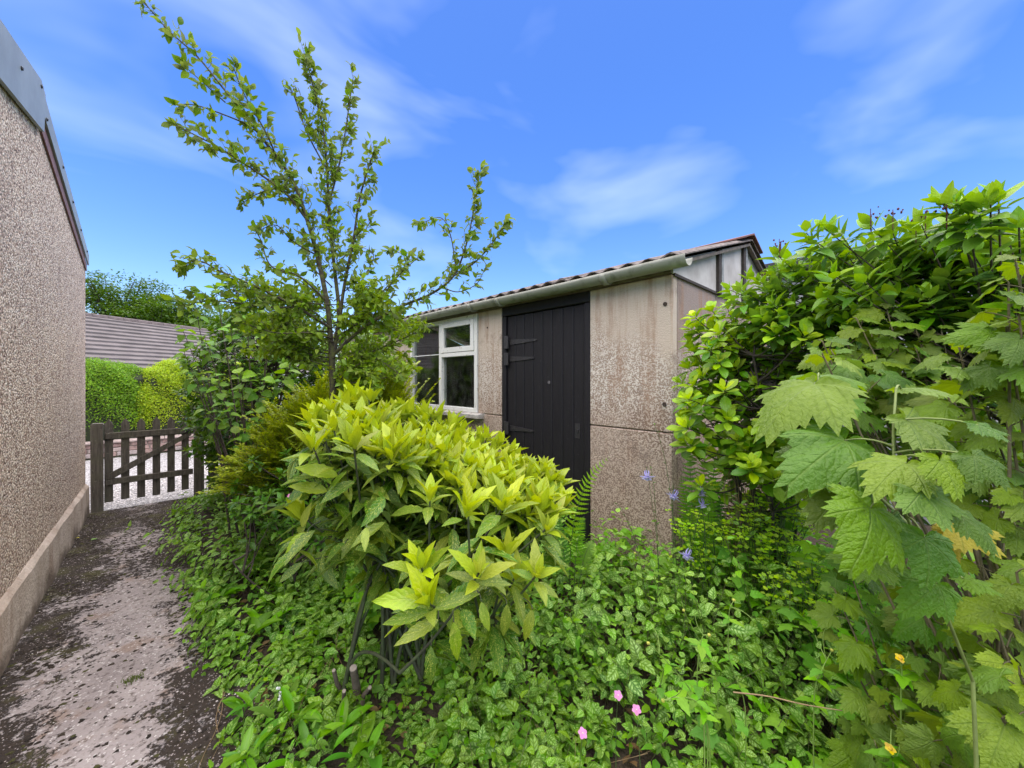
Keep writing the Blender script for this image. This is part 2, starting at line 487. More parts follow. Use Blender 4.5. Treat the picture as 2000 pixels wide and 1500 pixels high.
def moss_cushions():
    """little mounds of dark moss, thickest where path meets wall and bed"""
    n = 13000
    x = rng.uniform(-0.6, 0.40, n); y = rng.uniform(1.0, 5.95, n)
    edge = np.clip((np.abs(x + .07) - .12) / .3, 0, 1)
    k = rng.random(n) < (0.10 + .75 * edge + .5 * ((y > 3.9) & (y < 5.6)))
    # clump by a coarse pattern
    pat = np.sin(x * 9 + 3 * np.sin(y * 3.1)) + np.sin(y * 7.3 + 2 * np.sin(x * 5))
    k &= pat > -.5
    x, y = x[k], y[k]; n = len(x)
    ang = np.linspace(0, 2 * math.pi, 7, endpoint=False)
    V = np.zeros((n, 15, 3))
    r = rng.uniform(.003, .012, n)
    for i, (rr, zz) in enumerate(((1.0, 0.0), (0.62, .30))):
        w = 1 + rng.normal(0, .34, (n, 7))
        V[:, i * 7:(i + 1) * 7, 0] = np.cos(ang)[None] * rr * r[:, None] * w
        V[:, i * 7:(i + 1) * 7, 1] = np.sin(ang)[None] * rr * r[:, None] * w
        V[:, i * 7:(i + 1) * 7, 2] = zz * r[:, None]
    V[:, 14, 2] = .36 * r
    V += np.stack([x, y, np.full(n, .0295)], -1)[:, None]
    Q = []
    for i in range(7):
        Q.append((i, (i + 1) % 7, 7 + (i + 1) % 7)); Q.append((i, 7 + (i + 1) % 7, 7 + i)); Q.append((7 + i, 7 + (i + 1) % 7, 14))
    Q = (np.array(Q)[None] + (np.arange(n) * 15)[:, None, None]).reshape(-1, 3)
    me = np_mesh('moss', V.reshape(-1, 3), Q, rnd=np.repeat(rng.random(n), 15))
    M = Mat('moss')
    r_ = M.attr('rnd').outputs['Fac']
    c = M.ramp(r_, [(0, (0.016, 0.011, 0.007)), (.8, (0.05, 0.034, 0.02)), (.95, (0.075, 0.075, 0.018))])
    m = M.finish(M.principled(c, 1.0, M.bump(M.noise(M.pos(), 240, 3), 1.0, 0.01)))
    return tag(link('moss', me, m), kind='stuff')
moss_cushions()

# ================================================================== pebbledashed garage on the left
def pebble_mat():
    M = Mat('pebbledash')
    P = M.objpos()
    v = M.vor(P, 84); v2 = M.vor(M.scaled(P, (1, 1, 1), (3.3, 1.1, 2.2)), 150)
    c = M.n('SeparateXYZ', {0: v.outputs['Color']})
    col = M.ramp(c.outputs[0], [(0, (0.12, 0.062, 0.040)), (.2, (0.38, 0.245, 0.17)), (.45, (0.71, 0.52, 0.385)), (.75, (0.87, 0.70, 0.55)), (1, (0.94, 0.82, 0.68))])
    d = v.outputs['Distance']
    col = M.mix(M.ramp(d, [(0.52, 0), (0.78, .65)]), col, (0.12, 0.075, 0.055))
    patch = M.noise(P, 1.4, 5)
    col = M.mix(M.math('MULTIPLY', M.ramp(patch, [(0.35, 0), (0.75, 1)]), 0.25), col, (0.36, 0.26, 0.22))
    stk = M.noise(M.scaled(P, (5, 5, .7)), 1.4, 5, .65)
    col = M.mix(M.math('MULTIPLY', M.ramp(stk, [(.48, 0), (.66, 1)]), .32), col, (0.30, 0.21, 0.165))
    h = M.math('ADD', M.math('SUBTRACT', 1.0, d), M.math('MULTIPLY', c.outputs[1], 0.7))
    return M.finish(M.principled(col, 0.75, M.bump(h, 0.75, 0.010)))
GROT = -math.atan(0.024)
garage = empty('garage', (-0.46, 5.98, 0), 'pebbledashed garage with low gable and grey metal verge beside the path', 'garage', rotz=GROT)
AP, TZ = -2.13, 3.36              # apex of the gable along the wall, height of the verge top there
SLF, SLN = 0.285, 0.23
YN = -4.4
def zt(y): return TZ - SLF * (y - AP) if y > AP else TZ - SLN * (AP - y)
PEB = pebble_mat()
wp = [(0, 0.0), (0, zt(0) - .16), (AP, TZ - .18), (YN, zt(YN) - .18), (YN, 0.0)]
MB().prism(wp, 'x', -0.22, 0.0).build('wall', PEB, garage)
MB().box(-4.6, -0.22, -0.22, 0.0, 0, zt(0) - .2).build('side_wall', PEB, garage)
def plinth_mat():
    M = Mat('plinth_render')
    P = M.pos(); z = M.n('SeparateXYZ', {0: P}).outputs[2]
    a = M.noise(P, 4, 6, .65); b = M.noise(P, 45, 4, .6); st = M.noise(M.scaled(P, (7, 7, 1.2)), 1.6, 5, .6)
    c = M.mix(M.ramp(a, [(.32, 0), (.68, 1)]), (0.40, 0.31, 0.24), (0.60, 0.50, 0.42))
    c = M.mix(M.ramp(st, [(.5, 0), (.66, .6)]), c, (0.30, 0.20, 0.14))
    foot = M.ramp(M.math('ADD', M.math('MULTIPLY', z, 3.0), M.math('MULTIPLY', M.math('SUBTRACT', a, .5), 1.2)), [(.12, .85), (.42, 0)])
    c = M.mix(foot, c, (0.12, 0.085, 0.06))
    c = M.mix(M.ramp(b, [(.60, 0), (.70, .5)]), c, (0.16, 0.12, 0.09))
    return M.finish(M.principled(c, .9, M.bump(M.math('ADD', a, b), .7, .012)))
PLM = plinth_mat()
bm_ = MB()
pl = [(0.022, 0.0), (0.022, 0.31), (0.004, 0.335), (0.002, 0.0)]
n = 26
for k in range(n):
    y0, y1 = YN + (0.0 - YN) * k / n, YN + (0.0 - YN) * (k + 1) / n
ys = np.linspace(YN, 0.02, n + 1)
rows = []
for k, y in enumerate(ys):
    w = 0.006 * math.sin(k * 1.7) + random.uniform(-.003, .003)
    rows.append([bm_.bm.verts.new((a + (w if a > .01 else 0), y, b + (w * .6 if b > .1 else 0))) for a, b in ((0.03, -0.01), (0.026, 0.315), (0.002, 0.345), (-0.03, 0.35), (-0.03, -0.01))])
for a, b in zip(rows[:-1], rows[1:]):
    for i in range(4): bm_.bm.faces.new((a[i], a[i + 1], b[i + 1], b[i]))
bm_.bm.faces.new(rows[0]); bm_.bm.faces.new(list(reversed(rows[-1])))
bm_.build('plinth', PLM, garage)
METAL = simple('galvanised_flashing', (0.27, 0.30, 0.31), 0.5, 0.15, 5, 0.05, metal=0.2)
REDW = simple('red_brown_timber', (0.20, 0.085, 0.065), 0.6, 0.3, 20, 0.2)
DARKW = simple('dark_gap_timber', (0.035, 0.028, 0.022), 0.8, 0.3, 20, 0.2)
# verge flashings: one sheet on each slope, folded over the roof edge
yo = 0.0
MB().prism([(AP - .02, TZ - .005), (YN - .1, zt(YN - .1)), (YN - .1, zt(YN - .1) - .225), (AP + .06, TZ - .30), (AP + .1, zt(AP + .1) - .01)], 'x', 0.012, 0.030).build('verge_flashing', METAL, garage)
MB().prism([(AP + .1, zt(AP + .1) - .012), (yo, zt(yo)), (yo, zt(yo) - .11), (AP + .062, TZ - .17)], 'x', 0.014, 0.026).build('verge_flashing', METAL, garage)
MB().prism([(AP + .05, TZ - .165), (yo - .02, zt(yo) - .105), (yo - .02, zt(yo) - .175), (AP + .05, TZ - .265)], 'x', 0.002, 0.0125).build('barge_board', REDW, garage)
MB().prism([(AP, TZ - .02), (yo + .03, zt(yo) - .01), (yo + .03, zt(yo) - .03), (AP, TZ - .04)], 'x', -4.6, 0.013).build('roof_slope', METAL, garage)
MB().prism([(AP, TZ - .021), (YN - .1, zt(YN - .1) - .02), (YN - .1, zt(YN - .1) - .04), (AP, TZ - .041)], 'x', -4.6, 0.011).build('roof_slope', METAL, garage)
BOLT = simple('black_bolt', (0.02, 0.018, 0.02), 0.5, 0.1)
for (y, dz) in ((-2.62, .10), (-2.16, .045), (-1.98, .13), (-1.42, .06), (-.98, .055), (-.55, .05), (-.16, .045), (-3.1, .1)):
    MB().dome((0.031 if y < AP else .027, y, zt(y) - dz), 0.013, 1, (.7, 1, 1)).build('bolt', BOLT, garage)

# ================================================================== gate
def wood_mat(name, a, b, c):
    M = Mat(name)
    P = M.objpos()
    g = M.noise(M.scaled(P, (40, 40, 4)), 1.5, 5, 0.6, 0.4); l = M.noise(P, 6, 5)
    col = M.mix(M.ramp(g, [(0.3, 0), (0.7, 1)]), a, b)
    col = M.mix(M.ramp(l, [(0.48, 0), (0.7, .8)]), col, c)
    ed = M.noise(P, 45, 3)
    col = M.mix(M.ramp(ed, [(0.62, 0), (0.7, .6)]), col, (0.20, 0.20, 0.15))
    return M.finish(M.principled(col, 0.85, M.bump(g, 0.6, 0.004)))
GW = wood_mat('weathered_gate_wood', (0.058, 0.048, 0.038), (0.165, 0.142, 0.112), (0.12, 0.115, 0.07))
GY = 6.13
def post(x, y, h, w, label):
    r = empty('gate_post', (x, y, 0), label, 'post', 'posts of the garden gate')
    m = MB(); m.box(-w / 2, w / 2, -w / 2, w / 2, -0.02, h, 0.006, 0.003); m.build('shaft', GW, r)
    m = MB(); m.prism([(-w / 2 - .004, h + .001), (w / 2 + .004, h + .001), (w / 2 - .01, h + .014), (-w / 2 + .01, h + .014)], 'y', -w / 2, w / 2); m.build('cap', GW, r)
post(-0.385, GY, 0.95, 0.095, 'weathered gate post hard against the corner of the pebbledashed garage')
post(0.475, GY + .02, 1.10, 0.10, 'taller weathered gate post half hidden by the dark evergreen shrub')
gate = empty('garden_gate', (0.07, GY, 0.1), 'weathered grey picket gate closing the concrete path', 'gate')
# pickets: far side of the rails
px0, px1 = -0.30, 0.345
for k in range(6):
    x = px0 + (px1 - px0) * k / 5 - 0.07
    dz = random.uniform(-.008, .008); w = 0.034
    zb, ztp = -0.01 + random.uniform(-.012, .012), 0.90 + dz
    m = MB(); m.prism([(x - w, zb), (x + w, zb), (x + w, ztp - .06), (x + w * .85, ztp - .045), (x, ztp), (x - w * .85, ztp - .045), (x - w, ztp - .06)], 'y', 0.012, 0.032)
    m.build('picket', GW, gate)
MB().box(-.395, .345, -.014, 0.011, .685, .755, .004, .003).build('rail', GW, gate)
MB().box(-.395, .345, -.014, 0.011, .175, .245, .004, .003).build('rail', GW, gate)
m = MB(); m.prism([(-.39, .248), (-.33, .246), (.335, .66), (.335, .683), (.28, .683), (-.39, .29)], 'y', -.013, 0.0105)
m.build('brace', GW, gate)
LAT = simple('dark_iron', (0.03, 0.028, 0.027), 0.6, 0.3, 40, 0.3)
m = MB(); m.box(.27, .37, -.022, -.0145, .70, .73, .002); m.disc((.30, -.026, .715), 'y', .008, .02, 8); m.build('latch', LAT, gate)
fen = empty('boundary_fence', (0.58, GY + .05, 0), 'short dark timber fence behind the shrub beside the gate', 'fence')
for k in range(9):
    x = .04 + k * .115
    MB().box(x - .05, x + .05, 0, .018, .03, .96 + random.uniform(-.01, .01), .003).build('board', GW, fen)
MB().box(0, 1.05, .02, .055, .25, .32).build('rail', GW, fen)
MB().box(0, 1.05, .02, .055, .70, .77).build('rail', GW, fen)

# ================================================================== low stone kerb wall and hedges across the drive
lw = empty('low_wall', (0, 10.25, 0), 'low pinkish stone wall under the hedge across the gravel drive', 'wall')
MORT = simple('mortar', (0.33, 0.29, 0.26), 0.9, 0.2, 30, 0.4)
MB().box(-3.2, 3.2, 0.012, .26, 0, .255).build('mortar_core', MORT, lw)
STN = []
for i, c in enumerate(((0.38, 0.26, 0.23), (0.45, 0.36, 0.33), (0.30, 0.20, 0.18), (0.48, 0.40, 0.38))):
    STN.append(simple(f'wall_stone_{["a", "b", "c", "d"][i]}', c, 0.85, 0.35, 14, 0.7))
for row in range(3):
    x = -3.2 + row * .09
    while x < 3.1:
        w = random.uniform(.17, .36)
        MB().box(x + .007, x + w - .007, random.uniform(-.02, 0), .03, .012 + row * .083, .086 + row * .083, .01, .006).build('stone', random.choice(STN), lw)
        x += w
x = -3.2
while x < 3.1:
    w = random.uniform(.35, .5)
    MB().box(x + .004, x + w - .004, -.035, .27, .256, .295, .008, .004).build('coping_stone', STN[1], lw)
    x += w

def foliage_quads(name, P, Nn, size, mat, parent, aspect=0.55, smooth=False, jit=0.9, droop=0.0):
    """many small pointed leaves (two triangles folded along the midrib) at P facing roughly Nn"""
    n = len(P)
    N_ = Nn + rng.normal(0, jit, (n, 3)); N_ /= np.linalg.norm(N_, axis=1)[:, None]
    D = rng.normal(0, 1, (n, 3)); D[:, 2] -= droop
    D -= (D * N_).sum(1)[:, None] * N_; D /= np.linalg.norm(D, axis=1)[:, None] + 1e-9
    X = np.cross(D, N_)
    L = (size * rng.uniform(.6, 1.3, n))[:, None]; w = L * aspect * .5
    V = np.stack([P, P + D * L * .5 + X * w + N_ * L * .08, P + D * L, P + D * L * .5 - X * w + N_ * L * .08], 1)
    Q = np.arange(n * 4).reshape(-1, 4)
    luv = np.tile(np.array([(0, 0, 0), (1, .5, 0), (0, 1, 0), (-1, .5, 0)]), (n, 1))
    me = np_mesh(name, V.reshape(-1, 3), Q, smooth, luv=luv, rnd=np.repeat(rng.random(n), 4), tone=np.repeat(rng.random(n), 4))
    o = link(name, me, mat, parent, world=True)
    return tag(o, kind='stuff')

def hedge(name, label, x0, x1, y0, y1, h, dens, mat, core, rnd_end=False, size=0.05, group='clipped hedge sections across the drive'):
    root = empty(name, ((x0 + x1) / 2, (y0 + y1) / 2, 0), label, 'hedge', group)
    cx, cy = (x0 + x1) / 2, (y0 + y1) / 2
    A, B = (x1 - x0) / 2, (y1 - y0) / 2
    n = int(dens * (2 * A * h + 4 * A * B + 2 * B * h))
    # superellipsoid surface points
    th = rng.uniform(0, 2 * math.pi, n); ph = np.arcsin(rng.uniform(0, 1, n)) 
    e1, e2 = 0.38, 0.42
    sp = lambda a, e: np.sign(a) * np.abs(a) ** e
    cu, su, cp, sp_ = np.cos(th), np.sin(th), np.cos(ph), np.sin(ph)
    P = np.stack([cx + A * sp(cp, e1) * sp(cu, e2), cy + B * sp(cp, e1) * sp(su, e2), 0.28 + (h - .28) * sp(sp_, e1)], -1)
    Nn = np.stack([np.sign(cu) * np.abs(cu) ** 1.4 * cp / A, np.sign(su) * np.abs(su) ** 1.4 * cp / B, sp_ / h * 1.2], -1)
    Nn /= np.linalg.norm(Nn, axis=1)[:, None]
    lump = .05 * np.sin(P[:, 0] * 5.1 + P[:, 2] * 3) + .04 * np.sin(P[:, 0] * 11 + P[:, 2] * 9 + P[:, 1] * 7)
    P = P + Nn * (lump + rng.normal(-.03, .035, n))[:, None]
    k = P[:, 1] < cy + B * .75
    foliage_quads('foliage', P[k], Nn[k], size, mat, root, 0.5, jit=0.65)
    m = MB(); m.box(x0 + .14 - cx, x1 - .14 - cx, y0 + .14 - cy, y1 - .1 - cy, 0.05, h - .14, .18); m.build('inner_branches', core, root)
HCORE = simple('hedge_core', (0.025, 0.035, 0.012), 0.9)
HG = leaf_material('hedge_green_leaf', (0.065, 0.14, 0.016), (0.14, 0.25, 0.03), vein_amt=0, kind='plain', trans=.25, rough=.5, var=.4, bump=0)
HY = leaf_material('hedge_gold_leaf', (0.16, 0.24, 0.02), (0.26, 0.32, 0.03), vein_amt=0, kind='plain', trans=.3, rough=.5, var=.3, bump=0)
hedge('conifer_hedge', 'clipped green conifer hedge beyond the gate', -3.0, 0.25, 10.48, 12.3, 1.76, 7500, HG, HCORE, size=.034)
hedge('conifer_hedge', 'golden clipped hedge section right of the green one', -0.22, 2.2, 10.40, 12.2, 1.78, 7500, HY, HCORE, size=.034)

hedge('tall_conifer_hedge', 'tall dark hedge along the drive beyond the garage, mirrored in the shed window', -15, -3.2, 17.5, 20.5, 9.5, 420, HG, HCORE, size=.13, group='boundary hedge beyond the garage')
# ================================================================== neighbour's bungalow with concrete tiled roof
bun = empty('bungalow', (-1.46, 19.4, 0), "neighbour's bungalow with brown tiled roof above the hedge", 'house', rotz=math.atan2(.585, .811))
TILE = simple('concrete_tile', (0.155, 0.132, 0.126), 0.85, 0.3, 2.5, 0.3)
RIDGE = simple('ridge_tile', (0.14, 0.11, 0.105), 0.85, 0.35, 8, 0.4)
WHITE = simple('white_render', (0.72, 0.70, 0.66), 0.85, 0.1, 3, 0.2)
RZ, NC, PITCH = 3.62, 13, RAD(30)
g = 0.29
for k in range(NC):                                    # courses from the ridge down, each lapping the next
    a0, a1 = k * g, (k + 1) * g + .03
    y0, z0 = -a0 * math.cos(PITCH), RZ - a0 * math.sin(PITCH)
    y1, z1 = -a1 * math.cos(PITCH), RZ - a1 * math.sin(PITCH)
    m = MB()
    m.prism([(y0, z0 - .030), (y0, z0 + .004), (y1, z1 + .068), (y1, z1 + .004)], 'x', -8, 9)
    m.build('tile_course', TILE, bun)
for k in range(38):
    m = MB(); m.prism([(-.13, RZ - .03), (-.09, RZ + .05), (0, RZ + .085), (.09, RZ + .05), (.13, RZ - .03)], 'x', -8 + k * .45, -8 + k * .45 + .437); m.build('ridge_tile', RIDGE, bun)
MB().prism([(0.0, RZ - .06), (3.5, RZ - .06 - 3.5 * math.tan(PITCH)), (3.5, RZ - .1 - 3.5 * math.tan(PITCH)), (0.0, RZ - .1)], 'x', -8, 9).build('rear_slope', TILE, bun)
MB().box(-7.8, 8.8, -3.0, 3.0, 0, 1.8).build('wall', WHITE, bun)
EAV = simple('white_upvc', (0.75, 0.75, 0.74), 0.4, 0.05)
MB().box(-8, 9, -3.42, -3.39, 1.5, 1.66).build('fascia', EAV, bun)

# ================================================================== concrete shed
def shed_conc_mat(name, dark):
    M = Mat(name)
    P = M.pos()
    s = M.n('SeparateXYZ', {0: P})
    z = s.outputs[2]
    grain = M.vor(P, 120); gc = M.n('SeparateXYZ', {0: grain.outputs['Color']}).outputs[0]
    big = M.noise(P, 2.2, 6, 0.6); mid = M.noise(P, 9, 5, 0.6)
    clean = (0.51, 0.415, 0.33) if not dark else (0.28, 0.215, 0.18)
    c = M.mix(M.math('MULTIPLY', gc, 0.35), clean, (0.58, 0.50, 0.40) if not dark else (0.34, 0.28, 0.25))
    # worn band where pale aggregate shows, brown dirt between the chips
    zz = M.math('ADD', z, M.math('MULTIPLY', M.math('SUBTRACT', big, .5), 0.9))
    band = M.ramp(M.math('MULTIPLY', zz, 0.4), [(0.40, 0.0), (0.48, .9), (0.63, .85), (0.73, 0.0)])
    chips = M.ramp(gc, [(0.45, 0), (0.55, 1)])
    c = M.mix(M.math('MULTIPLY', band, 0.75), c, M.mix(chips, (0.23, 0.155, 0.11), (0.66, 0.60, 0.53)))
    # rain streaks
    st = M.noise(M.scaled(P, (9, 9, 0.9)), 1.3, 5, 0.6)
    c = M.mix(M.math('MULTIPLY', M.ramp(st, [(0.50, 0), (0.66, .75)]), M.ramp(mid, [(.3, .3), (.6, 1)])), c, (0.30, 0.17, 0.10))
    # lower wall browner and darker
    low = M.ramp(M.math('ADD', M.math('MULTIPLY', z, 0.4), M.math('MULTIPLY', M.math('SUBTRACT', mid, .5), 0.25)), [(0.22, .85), (0.46, .6), (0.54, 0.0)])
    c = M.mix(low, c, M.mix(chips, (0.18, 0.112, 0.08), (0.46, 0.345, 0.27)))
    bl = M.noise(P, 3.6, 5, .7)
    c = M.mix(M.ramp(bl, [(.57, 0), (.70, .55)]), c, (0.15, 0.105, 0.085))
    h = M.math('ADD', M.math('MULTIPLY', M.math('SUBTRACT', 1.0, grain.outputs['Distance']), 0.7), M.math('MULTIPLY', mid, 0.8))
    return M.finish(M.principled(c, 0.9, M.bump(h, 0.6, 0.006)))
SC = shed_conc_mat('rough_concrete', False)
SCD = shed_conc_mat('shaded_concrete', True)  # darker copy of the rough concrete, shade of the shrubs in its colour
shed = empty('shed', (2.5, 1.08, 0), 'old concrete panel shed with black plank door and corrugated roof', 'shed')
sx, sy = 2.5, 1.08
WT, JZ = 2.14, 1.09
SW = 3.04
def L(b): return b
def sbox(name, mat, x0, x1, y0, y1, z0, z1, bev=.006, jit=.002):
    return MB().box(x0 - sx, x1 - sx, y0 - sy, y1 - sy, z0, z1, bev, jit).build(name, mat, shed)
# front wall panels
for (y0, y1, zt_) in ((1.08, 1.73, WT), (2.75, 3.12, WT), (4.53, 5.18, WT), (5.18, 5.83, WT), (5.83, 6.48, WT), (6.48, 7.13, WT)):
    sbox('wall_panel', SC, 2.5, 2.575, y0 + .002, y1 - .002, -0.02, JZ - .003)
    sbox('wall_panel', SC, 2.5 + random.uniform(-.003, .003), 2.575, y0 + .002, y1 - .002, JZ + .003, zt_)
for (y0, y1) in ((3.12, 3.83), (3.83, 4.53)):
    sbox('wall_panel', SC, 2.5, 2.575, y0 + .002, y1 - .002, -0.02, 1.035)
# gable end and back, darker: bush shade on the end put into the colour
for k in range(4):
    x0 = 2.578 + k * .74; x1 = x0 + .736
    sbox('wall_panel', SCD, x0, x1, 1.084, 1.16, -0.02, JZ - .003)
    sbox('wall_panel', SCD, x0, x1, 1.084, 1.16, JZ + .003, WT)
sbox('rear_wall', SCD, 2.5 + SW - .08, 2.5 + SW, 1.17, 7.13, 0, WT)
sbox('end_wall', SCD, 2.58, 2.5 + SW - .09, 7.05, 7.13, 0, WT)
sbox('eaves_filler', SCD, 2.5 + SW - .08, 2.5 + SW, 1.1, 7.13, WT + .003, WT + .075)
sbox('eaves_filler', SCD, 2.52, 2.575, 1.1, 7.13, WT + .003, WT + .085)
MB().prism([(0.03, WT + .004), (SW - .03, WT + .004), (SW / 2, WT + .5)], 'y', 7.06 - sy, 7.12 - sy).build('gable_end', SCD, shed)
FLO = simple('shed_floor', (0.12, 0.10, 0.09), 0.9)
sbox('floor', FLO, 2.58, 2.5 + SW - .09, 1.17, 7.04, 0.0, 0.03)
# bolt holes with rust-dark plugs, and drip stains are in the material
HOLE = simple('rusty_plug', (0.06, 0.04, 0.03), 0.9, 0.4, 80, 0.5)
for (y, z) in ((1.13, 1.95), (1.135, 1.28), (2.965, 1.97)):
    m = MB(); m.disc((-.001, y - sy, z), 'x', .014 if y < 2 else .009, .008, 9); m.build('bolt_plug', HOLE, shed)

# door
BLK = None
def black_paint():
    M = Mat('worn_black_paint')
    P = M.pos()
    g = M.noise(M.scaled(P, (30, 30, 2.0)), 1.6, 5, .6); b = M.noise(P, 26, 4, .7)
    c = M.mix(g, (0.009, 0.0075, 0.009), (0.020, 0.0175, 0.020))
    c = M.mix(M.ramp(b, [(.62, 0), (.78, .6)]), c, (0.075, 0.068, 0.072))
    sc_ = M.noise(M.scaled(P, (60, 60, 5)), 2.5, 4, .7)
    c = M.mix(M.math('MULTIPLY', M.ramp(sc_, [(.60, 0), (.72, .6)]), M.ramp(M.noise(P, 3, 3), [(.4, 0), (.6, 1)])), c, (0.065, 0.055, 0.055))
    return M.finish(M.principled(c, M.math('ADD', .42, M.math('MULTIPLY', b, .3)), M.bump(g, .35, .004), **{'Specular IOR Level': .3}))
BLK = black_paint()
sbox('door_frame', BLK, 2.497, 2.575, 1.732, 1.785, 0, 2.05)
sbox('door_frame', BLK, 2.497, 2.575, 2.695, 2.748, 0, 2.05)
sbox('door_frame', BLK, 2.497, 2.575, 1.732, 2.748, 2.052, 2.14)
door = MB().box(.046, .060, 1.79 - sy, 2.69 - sy, 0.03, 2.045).build('door', BLK, shed)
nb = 8
for k in range(nb):
    y0 = 1.79 + .9 * k / nb; y1 = 1.79 + .9 * (k + 1) / nb
    m = MB(); w = .0022
    m.prism([(.0455, y0 + w - sy), (.0455, y1 - w - sy), (.026, y1 - w - sy), (.020, y1 - w - .007 - sy), (.020, y0 + w + .007 - sy), (.026, y0 + w - sy)], 'z', .035 + random.uniform(-.004, .004), 2.045)
    m.build('plank', BLK, door)
IRON = simple('black_iron', (0.030, 0.027, 0.029), 0.5, 0.4, 60, 0.5, dark=(0.018, 0.015, 0.014))
for z, ln in ((1.80, .34), (1.64, .31), (0.98, .30)):
    m = MB(); yh = 2.655 - sy
    m.prism([(yh, z - .026), (yh, z + .026), (yh - ln, z + .009), (yh - ln - .012, z), (yh - ln, z - .009)], 'x', .013, .0195)
    for t in (.06, .16, .26): m.dome((.0125, yh - t, z), .007, 1, (.6, 1, 1))
    m.build('strap_hinge', IRON, door)
    m = MB(); m.box(-.012, -.0035, yh + .010, yh + .055, z - .06, z + .06, .002); m.disc((-.006, yh + .005, z), 'z', .009, .12, 8)
    m.build('hinge_plate', IRON, door)
m = MB(); m.disc((.014, 1.86 - sy, 1.03), 'x', .013, .014, 10); m.box(.0165, .0198, 1.835 - sy, 1.885 - sy, .97, 1.09, .003); m.build('keyhole_plate', IRON, door)
KNOT = simple('bare_wood_knot', (0.13, 0.12, 0.12), 0.8, 0.5, 60)
m = MB(); m.disc((.0193, 2.165 - sy, 1.42), 'x', .015, .003, 9); m.build('knot', KNOT, door)

# window
def paint_mat():
    M = Mat('flaking_white_paint')
    P = M.pos()
    a = M.noise(P, 22, 6, .7); b = M.noise(P, 5, 4)
    c = M.mix(b, (0.66, 0.65, 0.60), (0.80, 0.79, 0.75))
    c = M.mix(M.ramp(a, [(.60, 0), (.66, .85)]), c, (0.27, 0.22, 0.17))
    return M.finish(M.principled(c, .55, M.bump(a, .4, .004)))
WP = paint_mat()
win = MB()
y0w, y1w, z0w, z1w = 3.125, 4.525, 1.095, 2.135
def wb(m, x0, x1, ya, yb, z0, z1, bev=.003): m.box(x0 - sx, x1 - sx, ya - sy, yb - sy, z0, z1, bev, .0012)
wb(win, 2.490, 2.565, y0w, y0w + .05, z0w, z1w)
wb(win, 2.490, 2.565, y1w - .05, y1w, z0w, z1w)
wb(win, 2.492, 2.565, y0w + .051, y1w - .051, z1w - .05, z1w)
wb(win, 2.492, 2.565, y0w + .051, y1w - .051, z0w, z0w + .045)
wb(win, 2.490, 2.565, 3.79, 3.845, z0w + .046, z1w - .051)
wb(win, 2.488, 2.565, y0w + .051, 3.789, 1.70, 1.745)
win = win.build('window', WP, shed)
m = MB()
sa, sb, sz0, sz1 = y0w + .054, 3.786, 1.748, 2.082
wb(m, 2.481, 2.52, sa, sa + .055, sz0, sz1); wb(m, 2.481, 2.52, sb - .055, sb, sz0, sz1)
wb(m, 2.482, 2.52, sa + .056, sb - .056, sz1 - .05, sz1); wb(m, 2.482, 2.52, sa + .056, sb - .056, sz0, sz0 + .058)
m.build('top_sash', WP, win)
def glass_mat():
    M = Mat('dusty_glass')
    P = M.pos()
    d = M.noise(P, 7, 6, .7)
    gl = M.n('BsdfGlass', {'Color': (.93, .96, .95, 1), 'Roughness': 0.01, 'IOR': 1.45})
    du = M.n('BsdfDiffuse', {'Color': (.30, .30, .28, 1)})
    return M.finish(M.n('MixShader', {0: M.math('MULTIPLY', M.ramp(d, [(.4, 0), (.8, 1)]), .10), 1: gl.outputs[0], 2: du.outputs[0]}))
GL = glass_mat()
for (ya, yb, za, zb, x) in ((sa + .05, sb - .05, sz0 + .05, sz1 - .045, 2.502), (y0w + .046, 3.795, z0w + .04, 1.705, 2.53), (3.84, y1w - .046, z0w + .04, z1w - .046, 2.53)):
    m = MB(); wb(m, x, x + .004, ya, yb, za, zb, 0); m.build('pane', GL, win)
m = MB(); wb(m, 2.524, 2.529, 3.846, y1w - .051, 1.735, 1.746, .001); m.build('white_strip', WP, win)  # thin white strip across the left pane
SILL = simple('worn_sill', (0.50, 0.48, 0.44), 0.8, 0.4, 16, 0.5, dark=(0.25, 0.21, 0.18))
m = MB(); m.prism([(2.415 - sx, 1.045), (2.415 - sx, 1.083), (2.49 - sx, 1.093), (2.56 - sx, 1.093), (2.56 - sx, 1.04)], 'y', 3.02 - sy, 4.60 - sy); m.build('window_sill', SILL, shed)
# things dimly seen inside: a back shelf
inn = empty('storage_shelf', (5.0, 3.8, 0), 'dim wooden shelf inside the shed behind the window', 'shelf')
OLDW = simple('old_shelf_wood', (0.12, 0.085, 0.06), .8)
for z in (.7, 1.2, 1.7): MB().box(-.2, .2, -1.0, 1.0, z, z + .03).build('shelf_board', OLDW, inn)
for y in (-.98, .94): MB().box(-.2, .2, y, y + .04, .03, 1.9).build('upright', OLDW, inn)

